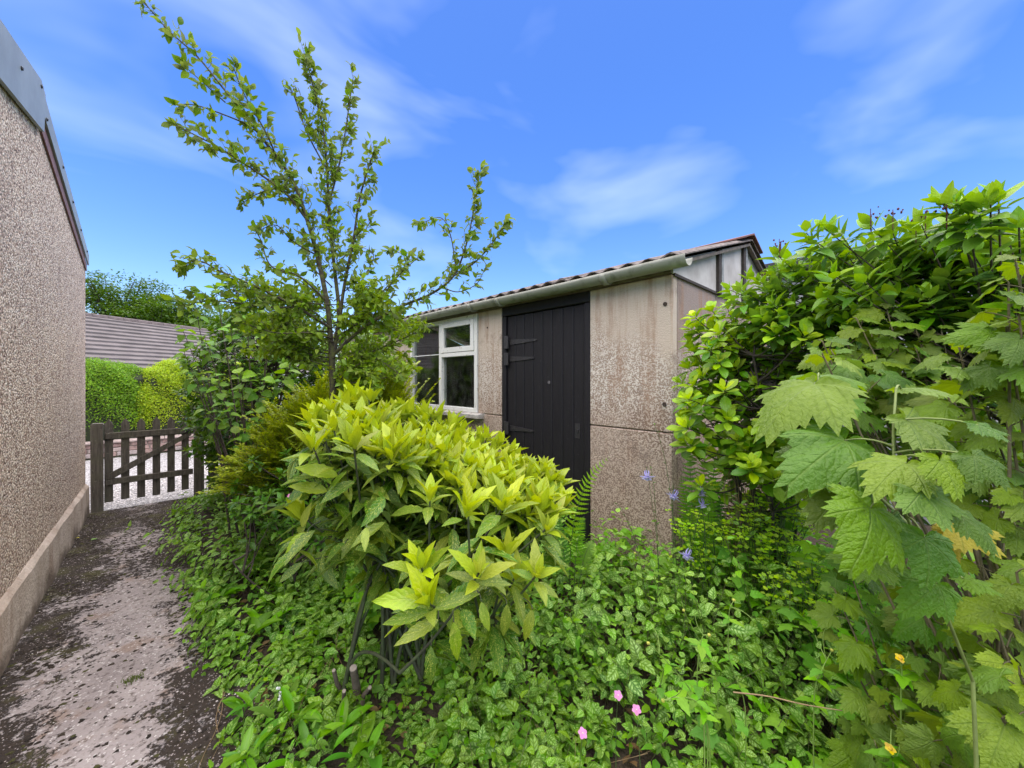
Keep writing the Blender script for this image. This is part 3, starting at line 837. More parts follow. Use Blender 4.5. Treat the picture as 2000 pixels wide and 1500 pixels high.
# gutter
def gutter_mat():
    M = Mat('grey_gutter')
    P = M.pos()
    a = M.noise(M.scaled(P, (8, 1.2, 8)), 2, 5); b = M.noise(P, 60, 3)
    c = M.mix(M.ramp(a, [(.35, 0), (.7, 1)]), (0.25, 0.25, 0.205), (0.33, 0.33, 0.275))
    c = M.mix(M.ramp(M.noise(P, 12, 4), [(.52, 0), (.7, .7)]), c, (0.12, 0.125, 0.08))
    return M.finish(M.principled(c, .6, M.bump(b, .15, .003)))
GUT = gutter_mat()
def half_pipe(y0, y1, cx, cz, r, th, mat, name, parent, steps=40, sag=0.0):
    bm = bmesh.new()
    prof = [(cx - sx + rr * math.cos(a), cz + rr * math.sin(a)) for rr, aa in ((r, np.linspace(math.pi, 2 * math.pi, 11)), (r - th, np.linspace(2 * math.pi, math.pi, 11))) for a in aa]
    rows_ = []
    for i in range(steps + 1):
        t = i / steps; y = y0 + (y1 - y0) * t
        dz = -sag * t + .004 * math.sin(y * 2.3)
        rows_.append([bm.verts.new((a, y - sy, b + dz)) for a, b in prof])
    n_ = len(prof)
    for a, b in zip(rows_[:-1], rows_[1:]):
        for i in range(n_): bm.faces.new((a[i], a[(i + 1) % n_], b[(i + 1) % n_], b[i]))
    for rw in (rows_[0], rows_[-1]):
        for i in range(10): bm.faces.new((rw[i], rw[i + 1], rw[n_ - 2 - i], rw[n_ - 1 - i]))
    bmesh.ops.recalc_face_normals(bm, faces=bm.faces)
    me = bpy.data.meshes.new(name); bm.to_mesh(me); bm.free()
    me.polygons.foreach_set('use_smooth', [True] * len(me.polygons))
    return link(name, me, mat, parent)
gut = half_pipe(0.94, 7.2, 2.405, 2.205, .062, .005, GUT, 'gutter', shed)
for yy in (1.52, 2.66, 3.08, 4.6, 6.0):
    half_pipe(yy - .022, yy + .022, 2.405, 2.2, .068, .007, GUT, 'gutter_joint', gut, 1)
FAS = simple('fascia_timber', (0.16, 0.13, 0.10), .8, .4, 20, .3)
sbox('fascia', FAS, 2.478, 2.496, 1.08, 7.1, 2.145, 2.21)

# roof: corrugated fibre-cement sheets, ridge cap
def asb_mat():
    M = Mat('corrugated_cement')
    P = M.pos()
    a = M.noise(P, 5, 6, .65); b = M.noise(P, 30, 4)
    c = M.mix(M.ramp(a, [(.3, 0), (.7, 1)]), (0.10, 0.078, 0.07), (0.22, 0.185, 0.165))
    c = M.mix(M.ramp(b, [(.48, 0), (.6, .8)]), c, (0.045, 0.038, 0.03))
    return M.finish(M.principled(c, .95, M.bump(b, .5, .008)))
ASB = asb_mat()
RX0, RZ0, RX1, RZ1 = 2.40, 2.236, 4.02, 2.735
def corr_sheet(y0, y1, up, lift):
    per = .146; ny = int((y1 - y0) / per * 6)
    ys_ = np.linspace(y0, y1, ny + 1); ts = np.linspace(0, 1, 5)
    V = []
    for sgn, off in ((1, 0), (-1, -.008)):
        for t in ts:
            for y in ys_:
                x = RX0 + (RX1 - RX0) * t if up else RX1 + (RX1 - RX0) * t * .98
                z = RZ0 + (RZ1 - RZ0) * t if up else RZ1 - (RZ1 - RZ0) * t
                V.append((x - sx, y - sy, z + lift + off + .013 * math.sin(y / per * 2 * math.pi) + (random.uniform(-.004, .004) if t == 0 else 0)))
    V = np.array(V); m_ = ny + 1; h = len(ts) * m_
    Q = []
    for i in range(len(ts) - 1):
        for j in range(ny):
            a = i * m_ + j
            Q.append((a, a + 1, a + m_ + 1, a + m_)); Q.append((h + a, h + a + m_, h + a + m_ + 1, h + a + 1))
    for j in range(ny):
        for base in (0, (len(ts) - 1) * m_):
            Q.append((base + j, h + base + j, h + base + j + 1, base + j + 1))
    for i in range(len(ts) - 1):
        for base in (0, ny):
            a = i * m_ + base
            Q.append((a, a + m_, h + a + m_, h + a))
    link('roof_sheet', np_mesh('roof_sheet', V, Q, smooth=False), ASB, shed)
for k in range(7):
    ya = 1.0 + k * .9
    corr_sheet(ya, ya + .97, True, .004 + .006 * (k % 2)); corr_sheet(ya, ya + .97, False, .004 + .006 * (k % 2))
REDR = simple('red_ridge_cap', (0.20, 0.085, 0.065), .85, .4, 7, .3, dark=(0.09, 0.05, 0.042))
for k in range(5):
    ya = .985 + k * 1.25; l = .006 * (k % 2)
    m = MB()
    m.prism([(RX1 - .30 - sx, RZ1 - .055 + l), (RX1 - sx, RZ1 + .05 + l), (RX1 + .30 - sx, RZ1 - .055 + l), (RX1 + .30 - sx, RZ1 - .068 + l), (RX1 - sx, RZ1 + .036 + l), (RX1 - .30 - sx, RZ1 - .068 + l)], 'y', ya - sy, ya + 1.28 - sy)
    m.build('ridge_cap', REDR, shed)
# gable sheets with battens
GSH = simple('grey_cement_sheet', (0.56, 0.53, 0.49), .85, .2, 4, .2, dark=(0.38, 0.345, 0.31))
def zr(x): return RZ0 + (RZ1 - RZ0) * (x - RX0) / (RX1 - RX0) - .035
def zr2(x): return zr(x) if x < RX1 else zr(2 * RX1 - x)
for (xa, xb) in ((2.50, 3.34), (3.345, 4.0), (4.005, 4.7), (4.705, 5.54)):
    pts = [(xa - sx, WT + .006), (xb - sx, WT + .006), (xb - sx, zr2(xb))]
    if xa < RX1 < xb: pts.append((RX1 - sx, zr2(RX1)))
    pts.append((xa - sx, max(WT + .012, zr2(xa))))
    MB().prism(pts, 'y', 1.075 - sy, 1.087 - sy).build('gable_sheet', GSH, shed)
BAT = simple('dark_batten', (0.05, 0.038, 0.03), .8, .4, 30, .3)
GREYB = simple('grey_batten', (0.30, 0.31, 0.30), .8, .4, 30, .3)
for x, w, mt in ((3.325, .028, BAT), (3.385, .022, GREYB), (3.985, .03, BAT), (4.045, .022, GREYB), (4.70, .03, BAT)):
    MB().box(x - w - sx, x + w - sx, 1.05 - sy, 1.0735 - sy, WT - .01, zr2(x) - .005, .002).build('batten', mt, shed)
sbox('head_strip', BAT, 2.51, 5.5, 1.068, 1.0745, WT - .012, WT + .008, .001, 0)
for s_ in (0,):
    MB().prism([(RX0 + .05 - sx, RZ0 - .035), (RX1 - sx, RZ1 - .035), (2 * RX1 - RX0 - .05 - sx, RZ0 - .035), (2 * RX1 - RX0 - .05 - sx, RZ0 - .058), (RX1 - sx, RZ1 - .058), (RX0 + .05 - sx, RZ0 - .058)], 'y', 1.02 - sy, 1.048 - sy).build('verge_batten', FAS, shed)

# ================================================================== dark outbuilding behind the shrubs on the right
ob = empty('outbuilding', (6.8, -.7, 0), 'flat roofed outbuilding half hidden behind the shrubs on the right', 'outbuilding')
MB().box(-1.2, 1.2, -2.4, 1.9, 0, 2.72).build('wall', simple('grey_outbuilding_render', (0.30, 0.30, 0.31), .85, .2, 3), ob)
MB().box(-1.32, 1.3, -2.5, 2.0, 2.722, 2.86, .005).build('roof', simple('dark_roof_edge', (0.035, 0.033, 0.036), .7, .3, 6), ob)
# ================================================================== plants: leaf templates and builders
def leaf_tpl(prof, rows=8, width=.4, fold=.12, droop=.25, teeth=0, tooth=.06, twist=0.0, wave=0.0, petiole=0.0):
    """blade of length 1 along +Y, three vertices across; prof(t) half width 0..1"""
    V, U = [], []
    ph = random.uniform(0, 6)
    for i in range(rows + 1):
        t = i / rows
        w = max(.004, prof(t)) * width * .5
        if teeth: w *= 1 + tooth * (1 if (i % 2) else -1) * min(1, 4 * t * (1 - t))
        z = -droop * t * t
        a = twist * t
        wv = wave * math.sin(t * 9 + ph)
        for sx_ in (-1, 0, 1):
            x = sx_ * w
            zz = z + abs(sx_) * w * fold * 2 + (wv * sx_ if sx_ else 0)
            V.append((x * math.cos(a), petiole + t * (1 - petiole) * (1 - .25 * droop * t), zz + x * math.sin(a)))
            U.append((sx_, t, 0))
    Q = []
    for i in range(rows):
        for j in (0, 1):
            a = i * 3 + j
            Q.append((a, a + 1, a + 4, a + 3))
    if petiole > 0:                      # a thin flat stalk
        b = len(V)
        V += [(-.012, 0, .0), (.012, 0, .0), (.012, petiole, 0.002), (-.012, petiole, .002)]
        U += [(0, 0, 0)] * 4
        Q.append((b, b + 1, b + 2, b + 3))
    return np.array(V), np.array(Q), np.array(U)

def lobed_tpl(nang=36, rings=3, lobes=((0, 1.0), (50, .80), (-50, .80), (102, .55), (-102, .55)), sharp=25, teeth=15, tooth=.09, droop=.25, cup=.05, sinus=.20, asym=.08, pleat=.05):
    """palmately lobed blade, stalk joined at the origin, tip along +Y, longest lobe 1"""
    lob = [(RAD(a), l * (1 + random.uniform(-asym, asym))) for a, l in lobes]
    th = np.linspace(-RAD(158), RAD(158), nang + 1)
    R = np.zeros_like(th)
    for a, l in lob:
        d = np.abs(th - a) / RAD(sharp)
        R = np.maximum(R, l / (1 + .48 * d ** 1.5))
    R *= np.clip((RAD(172) - np.abs(th)) / RAD(40), .35, 1)
    if tooth: R *= 1 + tooth * np.where(np.arange(nang + 1) % 2 == 0, -.55, .55) * np.clip((RAD(150) - np.abs(th)) / RAD(30), 0, 1)
    V, U, Q = [], [], []
    for k in range(rings + 1):
        f = max(.015, k / rings)
        for i, t in enumerate(th):
            r = R[i] * f
            x, y = r * math.sin(t), r * math.cos(t)
            z = -droop * (y * y * .8 if y > 0 else y * y * .2) - droop * .55 * x * x * 1.5
            z += pleat * f * math.cos(t * 360 / 50) + random.uniform(-.012, .012) * f
            z += cup * f
            V.append((x, y, z)); U.append((x, y, 0))
    m = nang + 1
    for i in range(nang):
        for k in range(rings):
            a = k * m + i
            Q.append((a, a + 1, a + m + 1, a + m))
    return np.array(V), np.array(Q), np.array(U)

class Leaves:
    """leaves of one plant: placed one by one, then the largest in the picture become parts of their own"""
    def __init__(s, tpls, mat, far_tpls=None):
        s.tpls, s.mat = tpls, mat
        s.far = far_tpls or tpls
        s.rec = []
    def add(s, p, d, nz, size, tone=0.0, wscale=1.0):
        s.rec.append((p[0], p[1], p[2], d[0], d[1], d[2], nz[0], nz[1], nz[2], size, tone, wscale))
    def emit(s, root, n_ind=300, part='leaf', rest='foliage', min_px=8.0):
        A = np.array(s.rec)
        P, D, Nz, size, tone, ws = A[:, :3], A[:, 3:6], A[:, 6:9], A[:, 9], A[:, 10], A[:, 11]
        D = D / (np.linalg.norm(D, axis=1)[:, None] + 1e-9)
        X = np.cross(D, Nz); l = np.linalg.norm(X, axis=1)
        bad = l < 1e-3
        X[bad] = np.cross(D[bad], np.array((.3, .5, .8)))
        X /= np.linalg.norm(X, axis=1)[:, None]
        Z = np.cross(X, D)
        n = len(P)
        tid = rng.integers(0, len(s.tpls), n)
        R = np.stack([X * ws[:, None], D, Z], -1) * size[:, None, None]
        # which of them show largest
        cpt = P + D * size[:, None] * .5
        px, py, d = project(cpt)
        view = np.array((0, 0, EYE)) - cpt
        view /= np.linalg.norm(view, axis=1)[:, None]
        area = (size / np.maximum(d, .2)) ** 2 * (.25 + np.abs((Z * view).sum(1)))
        inside = (d > .15) & (px > -40) & (px < 2040) & (py > -40) & (py < 1540)
        cell = np.clip((px / 22).astype(int), -5, 100) * 1000 + np.clip((py / 22).astype(int), -5, 100)
        rank = np.zeros(n, int); seen = {}
        for i in np.argsort(d):
            c = cell[i]; rank[i] = seen.get(c, 0); seen[c] = rank[i] + 1
        score = np.where(inside, area / (1 + rank) ** 1.5, -1)
        size_px = size / np.maximum(d, .2) * FPX
        score[size_px < min_px] = -1
        order = np.argsort(-score)
        ind = [i for i in order[:n_ind] if score[i] > 0]
        mask = np.ones(n, bool); mask[ind] = False
        cache = {}
        rl = np.array(root.location)
        for i in ind:
            tq = round(float(tone[i]) * 5) / 5
            key = (int(tid[i]), tq)
            if key not in cache:
                V, Q, U = s.tpls[key[0]]
                me = np_mesh(part, V, Q, True, luv=U, tone=np.full(len(V), tq))
                me.materials.append(s.mat); cache[key] = me
            o = bpy.data.objects.new(part, cache[key])
            COL.objects.link(o); o.parent = root
            M_ = Matrix([(*R[i][r], P[i][r] - rl[r]) for r in range(3)] + [(0, 0, 0, 1)])
            o.matrix_basis = M_
        if mask.any():
            VV, QQ, UU, RR, TT = [], [], [], [], []; off = 0
            for t, (V, Q, U) in enumerate(s.far):
                k = np.where(mask & (tid % len(s.far) == t))[0]
                if not len(k): continue
                v = np.einsum('nij,vj->nvi', R[k], V) + P[k][:, None]
                VV.append(v.reshape(-1, 3)); QQ.append((Q[None] + (np.arange(len(k)) * len(V))[:, None, None]).reshape(-1, 4) + off)
                UU.append(np.tile(U, (len(k), 1))); RR.append(np.repeat(rng.random(len(k)), len(V))); TT.append(np.repeat(tone[k], len(V)))
                off += len(k) * len(V)
            me = np_mesh(rest, np.concatenate(VV), np.concatenate(QQ), True, luv=np.concatenate(UU), rnd=np.concatenate(RR), tone=np.concatenate(TT))
            tag(link(rest, me, s.mat, root, world=True), kind='stuff')

def rv(s=1.0): return rng.normal(0, s, 3)
UP = np.array((0, 0, 1.0))
def perp(d):
    a = np.cross(d, UP)
    if np.linalg.norm(a) < .05: a = np.cross(d, (1.0, 0, 0))
    a = nrm(a); return a, np.cross(a, d)
def in_poly(x, y, poly):
    c = False; j = len(poly) - 1
    for i in range(len(poly)):
        xi, yi = poly[i]; xj, yj = poly[j]
        if (yi > y) != (yj > y) and x < (xj - xi) * (y - yi) / (yj - yi) + xi: c = not c
        j = i
    return c
def idw(x, y, anchors):
    w = v = 0.0
    for ax, ay, d in anchors:
        k = 1.0 / ((x - ax) ** 2 + (y - ay) ** 2 + 400) ** 1.5
        w += k; v += k * d
    return v / w

pf_lance = lambda t: (math.sin(math.pi * min(1, t ** .80)) ** .9)
pf_obov = lambda t: (math.sin(math.pi * t ** 1.25) ** .72)
pf_ovate = lambda t: (math.sin(math.pi * t ** .62) ** .85)
pf_ell = lambda t: (math.sin(math.pi * t) ** .75)

BARK = simple('brown_bark', (0.085, 0.065, 0.05), .9, .4, 25, .6)
GSTEM = simple('green_stem', (0.07, 0.13, 0.025), .6, .3, 25, .1)
DRY = simple('dry_stalk', (0.34, 0.23, 0.12), .9, .3, 25, .2)

# ------------------------------------------------------------------ spotted laurel in the middle
def spotted_laurel():
    root = empty('spotted_laurel', (0.80, 1.75, 0), 'large yellow-green shrub with spotted leaves standing in front of the black shed door', 'shrub')
    mat = leaf_material('spotted_laurel_leaf', (0.040, 0.100, 0.010), (0.235, 0.285, 0.024), vein=(0.46, 0.50, 0.09), vein_amt=.30, rough=.36, trans=.28, spec=.4,
                        spots=(0.60, 0.60, 0.11), nveins=7, var=.20, bump=.35, back=(0.20, 0.27, 0.09))
    tp = []
    for k in range(6):
        tp.append(leaf_tpl(pf_lance, 12, random.uniform(.27, .34), random.uniform(.12, .34), random.uniform(.05, .40), teeth=1, tooth=.09, twist=random.uniform(-.35, .35), wave=random.uniform(0, .012)))
    fp = [leaf_tpl(pf_lance, 6, random.uniform(.30, .37), random.uniform(.10, .28), random.uniform(.12, .42)) for k in range(6)]
    Lf = Leaves(tp, mat, fp)
    st = Tubes()
    poly = [(600, 800), (700, 768), (790, 790), (860, 810), (950, 845), (1040, 890), (1100, 940), (1110, 985), (1060, 1040), (990, 1000), (900, 950), (800, 915), (700, 870), (620, 850)]
    anc = [(620, 790, 1.65), (700, 775, 1.95), (800, 795, 2.15), (900, 830, 2.2), (1000, 880, 2.1), (1100, 950, 1.75), (1080, 1000, 1.45), (1060, 1110, 1.12), (850, 1150, .98), (930, 1010, 1.12), (760, 900, 1.35), (600, 870, 1.35), (850, 900, 1.55), (980, 950, 1.55), (700, 850, 1.5), (850, 1050, 1.05), (960, 1120, 1.05)]
    tips = [(835, 1175, .97), (822, 1105, 1.08), (935, 1120, 1.05), (1050, 1120, 1.10), (990, 1075, 1.22), (915, 990, 1.12), (985, 985, 1.25), (610, 868, 1.32), (690, 865, 1.28), (770, 880, 1.4), (645, 795, 1.62), (720, 775, 1.8), (588, 1005, 1.5), (1070, 1030, 1.35), (840, 965, 1.3), (650, 830, 1.4), (1010, 1120, 1.2), (740, 820, 1.6)]
    tries = 0
    while len(tips) < 165 and tries < 9000:
        tries += 1
        x, y = random.uniform(560, 1120), random.uniform(760, 1200)
        if not in_poly(x, y, poly): continue
        d = idw(x, y, anc)
        mind = 36 / d * (.75 if y < 950 else 1.0)
        if any((x - a) ** 2 + (y - b) ** 2 < (mind * .62) ** 2 for a, b, c in tips): continue
        tips.append((x, y, d))
    # the far side of the shrub, which the camera hardly sees
    world_t = [W(*t) for t in tips]
    cen = np.array((1.0, 1.55, .55))
    for k in range(70):
        a = random.uniform(0, 6.28); r = random.uniform(.35, .8)
        p = np.array((1.12 + .55 * r * math.cos(a), 1.75 + .6 * r * math.sin(a), random.uniform(.55, .95)))
        world_t.append(p)
    bases = [np.array((0.80 + random.uniform(-.16, .16), 1.72 + random.uniform(-.14, .14), 0.0)) for _ in range(9)]
    nodes = []
    for k in range(16):
        b = bases[k % 9]
        t_ = random.choice([q for q in world_t if q[2] > .95]) if k > 3 else (W(850, 1180, 1.05), W(1050, 1130, 1.2), W(640, 880, 1.45), W(930, 1000, 1.3))[k]
        e = b * .28 + t_ * .72 - UP * .10
        mp_ = bez(b, np.array((b[0] * .85 + e[0] * .15, b[1] * .85 + e[1] * .15, e[2] * .8)), e, 19)
        st.add(mp_, .0095, .005, 6); nodes.append(mp_[7:])
    nodes = np.concatenate(nodes)
    for ti, p in enumerate(world_t):
        outw = p - cen; outw[2] *= .35
        ax = nrm(1.0 * UP + .48 * nrm(outw) + rv(.17))
        dd_ = ((nodes - p) ** 2).sum(1) + 9 * np.maximum(0, nodes[:, 2] - p[2] + .12)
        b = nodes[int(np.argsort(dd_)[random.randint(0, 4)])]
        path = bez(b, b * .4 + p * .6 - ax * .10, p, 9)
        st.add(path, .006, .0032, 5)
        big = 1.0 if ti < len(tips) else .9
        Lb = random.uniform(.088, .130) * big * (1.06 if ti < 18 else 1)
        ph0 = random.uniform(0, 6.28)
        a, b2 = perp(ax)
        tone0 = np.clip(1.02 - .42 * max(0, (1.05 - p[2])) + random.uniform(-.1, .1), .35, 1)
        for k in range(5):
            el = (6, 16, 28, 46, 84)[k] + random.uniform(-9, 9)
            sz = Lb * (.62, .92, 1.05, 1.0, .95)[k] * random.uniform(.72, 1.14)
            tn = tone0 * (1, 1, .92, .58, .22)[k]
            for h in (0, 1):
                az = ph0 + k * 1.5708 + h * math.pi + random.uniform(-.3, .3)
                rad = a * math.cos(az) + b2 * math.sin(az)
                d = ax * math.cos(RAD(el)) + rad * math.sin(RAD(el)) + rv(.10)
                nz = ax * math.sin(RAD(el)) - rad * math.cos(RAD(el)) + rv(.12)
                pos = p - ax * (.010 * k + .004) + rad * .006
                if k >= 4: d = d - UP * .18
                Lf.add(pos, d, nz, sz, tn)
        # older spotted leaves further down the twig, hanging outward
        for k in range(8):
            t = random.uniform(.25, .93)
            q = path[int(t * (len(path) - 1))]
            az = random.uniform(0, 6.28)
            rad = nrm(np.array((math.cos(az), math.sin(az), 0)) + .5 * nrm(outw))
            d = nrm(rad + UP * random.uniform(-.9, .25) + rv(.15))
            nz = UP + rad * .5 + rv(.3)
            pet = nrm(rad + rv(.3)) * .02
            Lf.add(q + pet, d, nz, random.uniform(.10, .165), random.choice((0, 0, .05, .12, .3)))
    for k in range(120):
        q = W(random.uniform(575, 780), random.uniform(890, 1100), random.uniform(1.3, 1.75))
        az = random.uniform(0, 6.28); rad = np.array((math.cos(az), math.sin(az), 0))
        Lf.add(q, rad + UP * random.uniform(-1.0, .2), UP * .6 + rad * .4 + np.array((-FWD[0], -FWD[1], 0)) * .3 + rv(.3), random.uniform(.09, .15), random.choice((0, 0, .05, .1, .35)))
        if k % 3 == 0: st.add(bez(nodes[np.argmin(((nodes - q) ** 2).sum(1) + 9 * np.maximum(0, nodes[:, 2] - q[2] + .03))], q + UP * .01, q, 5), .0025, .0015, 4)
    # hero leaves of the two nearest shoots and the hanging ones beneath them
    for (x0, y0, x1, y1, d0, d1, sz, tn) in ((838, 1168, 716, 1172, .97, .93, 1, .75), (856, 1210, 768, 1262, .97, .90, 1, .35), (886, 1215, 895, 1300, 1.0, .97, 1, .3), (842, 1262, 838, 1352, 1.02, .98, 1, .05),
                                             (990, 1180, 985, 1258, 1.08, 1.06, 1, .2), (1040, 1190, 1022, 1260, 1.12, 1.08, 1, .45), (940, 1175, 955, 1240, 1.05, 1.02, 1, .3), (715, 1030, 712, 1078, 1.2, 1.15, 1, .5),
                                             (600, 1040, 548, 1080, 1.35, 1.3, 1, .7), (590, 1030, 608, 980, 1.4, 1.4, 1, .8), (640, 960, 560, 940, 1.35, 1.3, 1, .85), (660, 930, 575, 905, 1.35, 1.28, 1, .75)):
        p0, p1 = W(x0, y0, d0), W(x1, y1, d1)
        v = p1 - p0
        nz = np.array((-FWD[0], -FWD[1], .8)) + rv(.15)
        Lf.add(p0, v, nz, float(np.linalg.norm(v)), tn, 1.0)
        st.add(bez(W(x0 + (860 - x0) * .1, y0 - 22, d0 + .05), W(x0, y0 - 12, d0 + .03), p0, 4), .002, .0018, 4)
    # bare lower stems
    for k in range(7):
        b = bases[k % 9] + rv(.03) * np.array((1, 1, 0))
        e = np.array((random.uniform(.55, 1.15), random.uniform(1.35, 2.0), random.uniform(.6, 1.0)))
        st.add(bez(b, (b + e) / 2 + rv(.05) + np.array((0, 0, .08)), e, 8), .010, .005, 6)
    Lf.emit(root, 300)
    stem_m = simple('laurel_green_bark', (0.06, 0.085, 0.03), .7, .4, 22, .2, dark=(0.045, 0.038, 0.026))
    st.build('branches', stem_m, root)
    # sawn stubs at the foot
    GBARK = simple('grey_old_bark', (0.17, 0.125, 0.09), .9, .4, 40, .6)
    CUT = simple('sawn_wood_end', (0.36, 0.30, 0.23), .85, .2, 60)
    for (px, py, d, ang, r) in ((690, 1330, 1.6, (-.2, -.3, .8), .015), (652, 1335, 1.65, (-.3, -.25, .8), .008), (672, 1375, 1.6, (-.15, -.4, .7), .008), (722, 1368, 1.6, (.05, -.4, .8), .008)):
        e = W(px, py - 25, d); b = e - nrm(ang) * (e[2] / nrm(ang)[2]) * .8
        tb = Tubes(); caps = MB()
        tb.add(np.stack([b, (b + e) / 2 + rv(.01), e]), r * 1.25, r, 8)
        v = nrm(ang)
        rot = Vector(v).to_track_quat('Z', 'Y').to_matrix().to_4x4()
        bmesh.ops.create_cone(caps.bm, cap_ends=True, segments=9, radius1=r * .99, radius2=r * .96, depth=.004, matrix=Matrix.Translation(Vector(e - np.array(root.location)) + Vector(v) * .001) @ rot)
        so = tb.build('sawn_stem', GBARK, root)
        ce = caps.build('cut_end', CUT, so); ce.location = root.location
spotted_laurel()

# ------------------------------------------------------------------ flowering currant on the right
CUR_T = [lobed_tpl(60, 4, sharp=28, tooth=.13, droop=random.uniform(.25, .8), asym=.14, pleat=random.uniform(.03, .07)) for _ in range(7)]
CUR_F = [lobed_tpl(30, 2, teeth=0, tooth=.12, droop=random.uniform(.15, .5), asym=.12, pleat=.05) for _ in range(7)]
CUR_M = leaf_material('currant_leaf', (0.042, 0.096, 0.014), (0.155, 0.222, 0.024), vein=(0.20, 0.30, 0.06), vein_amt=.38, rough=.42, trans=.36, spec=.4, kind='palmate', var=.26, bump=.75, back=(0.12, 0.20, 0.05))
def currant_shoot(Lf, st, p, ax, n, size, tone, face):
    """leaves on long stalks round the end of a cane; face: where the blades look"""
    ph = random.uniform(0, 6.28)
    a, b = perp(ax)
    for k in range(n):
        az = ph + k * 2.4
        t = k / max(1, n - 1)
        rad = a * math.cos(az) + b * math.sin(az)
        q = p - ax * (.19 * t * size / .08)
        pl = (.25 + .75 * min(1, t * 2)) * size * random.uniform(.55, .95)
        e = q + nrm(rad + ax * (.9 - .7 * t) + rv(.1)) * pl
        sz = size * (.45 + .55 * min(1, t * 2.2)) * random.uniform(.8, 1.1)
        hd = nrm(nrm(rad * np.array((1, 1, .3))) * 1.0 - UP * random.uniform(.15, .75) + rv(.12))
        nz = nrm(UP * .9 + face * .55 + rad * .25 + rv(.22))
        Lf.add(e, hd, nz, sz, np.clip(tone + .35 * (1 - t) + random.uniform(-.15, .15), 0, 1))
        st.add(bez(q, (q + e) / 2 + UP * .006, e, 4), .0016, .0011, 4)
def currant():
    root = empty('currant_bush', (1.45, -0.30, 0), 'tall currant bush with lobed leaves reaching in from the right edge', 'shrub', 'currant bushes')
    Lf = Leaves(CUR_T, CUR_M, CUR_F); st = Tubes()
    face = np.array((-FWD[0], -FWD[1], 0.0))
    tips = []
    # (px, py, depth): shoots seen in the photograph
    for t in ((1640, 640, 1.45), (1720, 610, 1.4), (1960, 540, .9), (1995, 620, .85), (1620, 700, 1.4), (1700, 690, 1.3), (1880, 660, 1.0),
              (1950, 700, .95), (1600, 760, 1.25), (1850, 760, 1.1), (1930, 790, 1.0), (1990, 850, .9), (1760, 740, 1.25), (1990, 960, .85), (1920, 900, .95), (1990, 500, .9), (1900, 860, 1.05), (1730, 650, 1.45), (1830, 640, 1.3), (1690, 740, 1.35), (1960, 640, .9),
              (1980, 1110, .8), (1900, 1060, 1.0), (1960, 1240, .8), (1880, 1180, .95), (1900, 1330, .8), (1960, 1400, .72), (1800, 1300, 1.0), (1830, 1420, .85), (1740, 1380, 1.05), (1700, 1450, 1.0), (1990, 1320, .7), (1850, 1230, 1.05), (1780, 1180, 1.15), (1900, 1460, .78), (1720, 1270, 1.2),
              (1650, 1420, 1.15), (1780, 1480, .9)):
        tips.append((W(t[0] + random.uniform(-12, 12), t[1] + random.uniform(-12, 12), t[2]), .074 if t[1] < 1000 else .084, random.uniform(.15, .55) if t[1] < 1000 else random.uniform(.1, .45)))
    for k in range(75):      # the body of the bush behind
        x, y = random.uniform(1600, 2150), random.uniform(600, 1450)
        d = random.uniform(1.1, 1.6)
        tips.append((W(x, y, d), .08, random.uniform(.0, .3)))
    for i, (p, sz, tn) in enumerate(tips):
        b = np.array((1.45 + random.uniform(-.25, .25), -.30 + random.uniform(-.2, .2), 0.0))
        if p[2] < .75: b = b * .5 + p * .5; b[2] = 0
        outw = nrm((p - np.array((1.5, -.3, .6))) * np.array((1, 1, .3)))
        ax = nrm(UP * .8 + outw * .7 + rv(.15))
        st.add(bez(b, (b * .4 + p * .6) + UP * .02 - ax * .22, p, 9), .007, .0022, 5)
        currant_shoot(Lf, st, p, ax, random.randint(7, 9), sz, tn, face)
    st2 = st
    Lf.emit(root, 250)
    st2.build('canes', simple('currant_cane', (0.13, 0.11, 0.05), .8, .4, 25, .2), root)

    # the near branch with the largest leaves
    r2 = empty('currant_branch_bush', (1.0, -.05, 0), 'nearest currant shoot with very large pale green lobed leaves', 'shrub', 'currant bushes')
    L2 = Leaves(CUR_T, CUR_M); s2 = Tubes()
    hero = [  # stalk joint x, y, depth; tip x, y, depth; size factor; tone; face tweak
        (1700, 992, .50, 1716, 1118, .44, .55), (1664, 925, .60, 1556, 902, .56, .75), (1655, 945, .60, 1600, 1010, .55, 1.0), (1835, 900, .46, 1905, 985, .42, .5),
        (1650, 860, .58, 1545, 925, .53, .7), (1590, 750, .66, 1468, 800, .62, .95), (1600, 735, .70, 1700, 712, .72, .8), (1760, 760, .60, 1868, 742, .58, .95), 
        (1770, 820, .55, 1925, 905, .49, .9), (1770, 905, .50, 1700, 935, .47, .55), (1800, 960, .47, 1880, 1060, .42, .4), (1900, 890, .46, 2010, 950, .42, .5), (1880, 1010, .46, 1990, 1080, .42, .3),
        (1805, 1050, .50, 1850, 1180, .45, .1), (1830, 1140, .52, 1770, 1200, .5, .05), (1700, 1090, .56, 1655, 1140, .53, .8), (1880, 1130, .48, 1990, 1170, .44, .25), (1910, 830, .5, 2000, 870, .46, .6), (1740, 1010, .55, 1800, 1085, .52, .2), (1690, 1120, .6, 1745, 1170, .58, .15),
        (1600, 880, .66, 1560, 960, .62, .55)]
    axis = [W(1900, 1330, .62), W(1800, 1080, .56), W(1755, 960, .54), W(1745, 860, .55), W(1750, 760, .58)]
    ax_path = smooth_path(axis, 8)
    s2.add(ax_path, .0026, .0016, 6)
    s2.add(bez(np.array((1.0, -.05, 0)), np.array((.85, -.08, .5)), axis[0], 10), .0026, .0026, 6)
    ax_b = smooth_path([W(1790, 1040, .56), W(1650, 900, .62), W(1600, 800, .66), W(1598, 735, .68)], 7)
    s2.add(ax_b, .0024, .0015, 6)
    allp = np.concatenate([ax_path, ax_b])
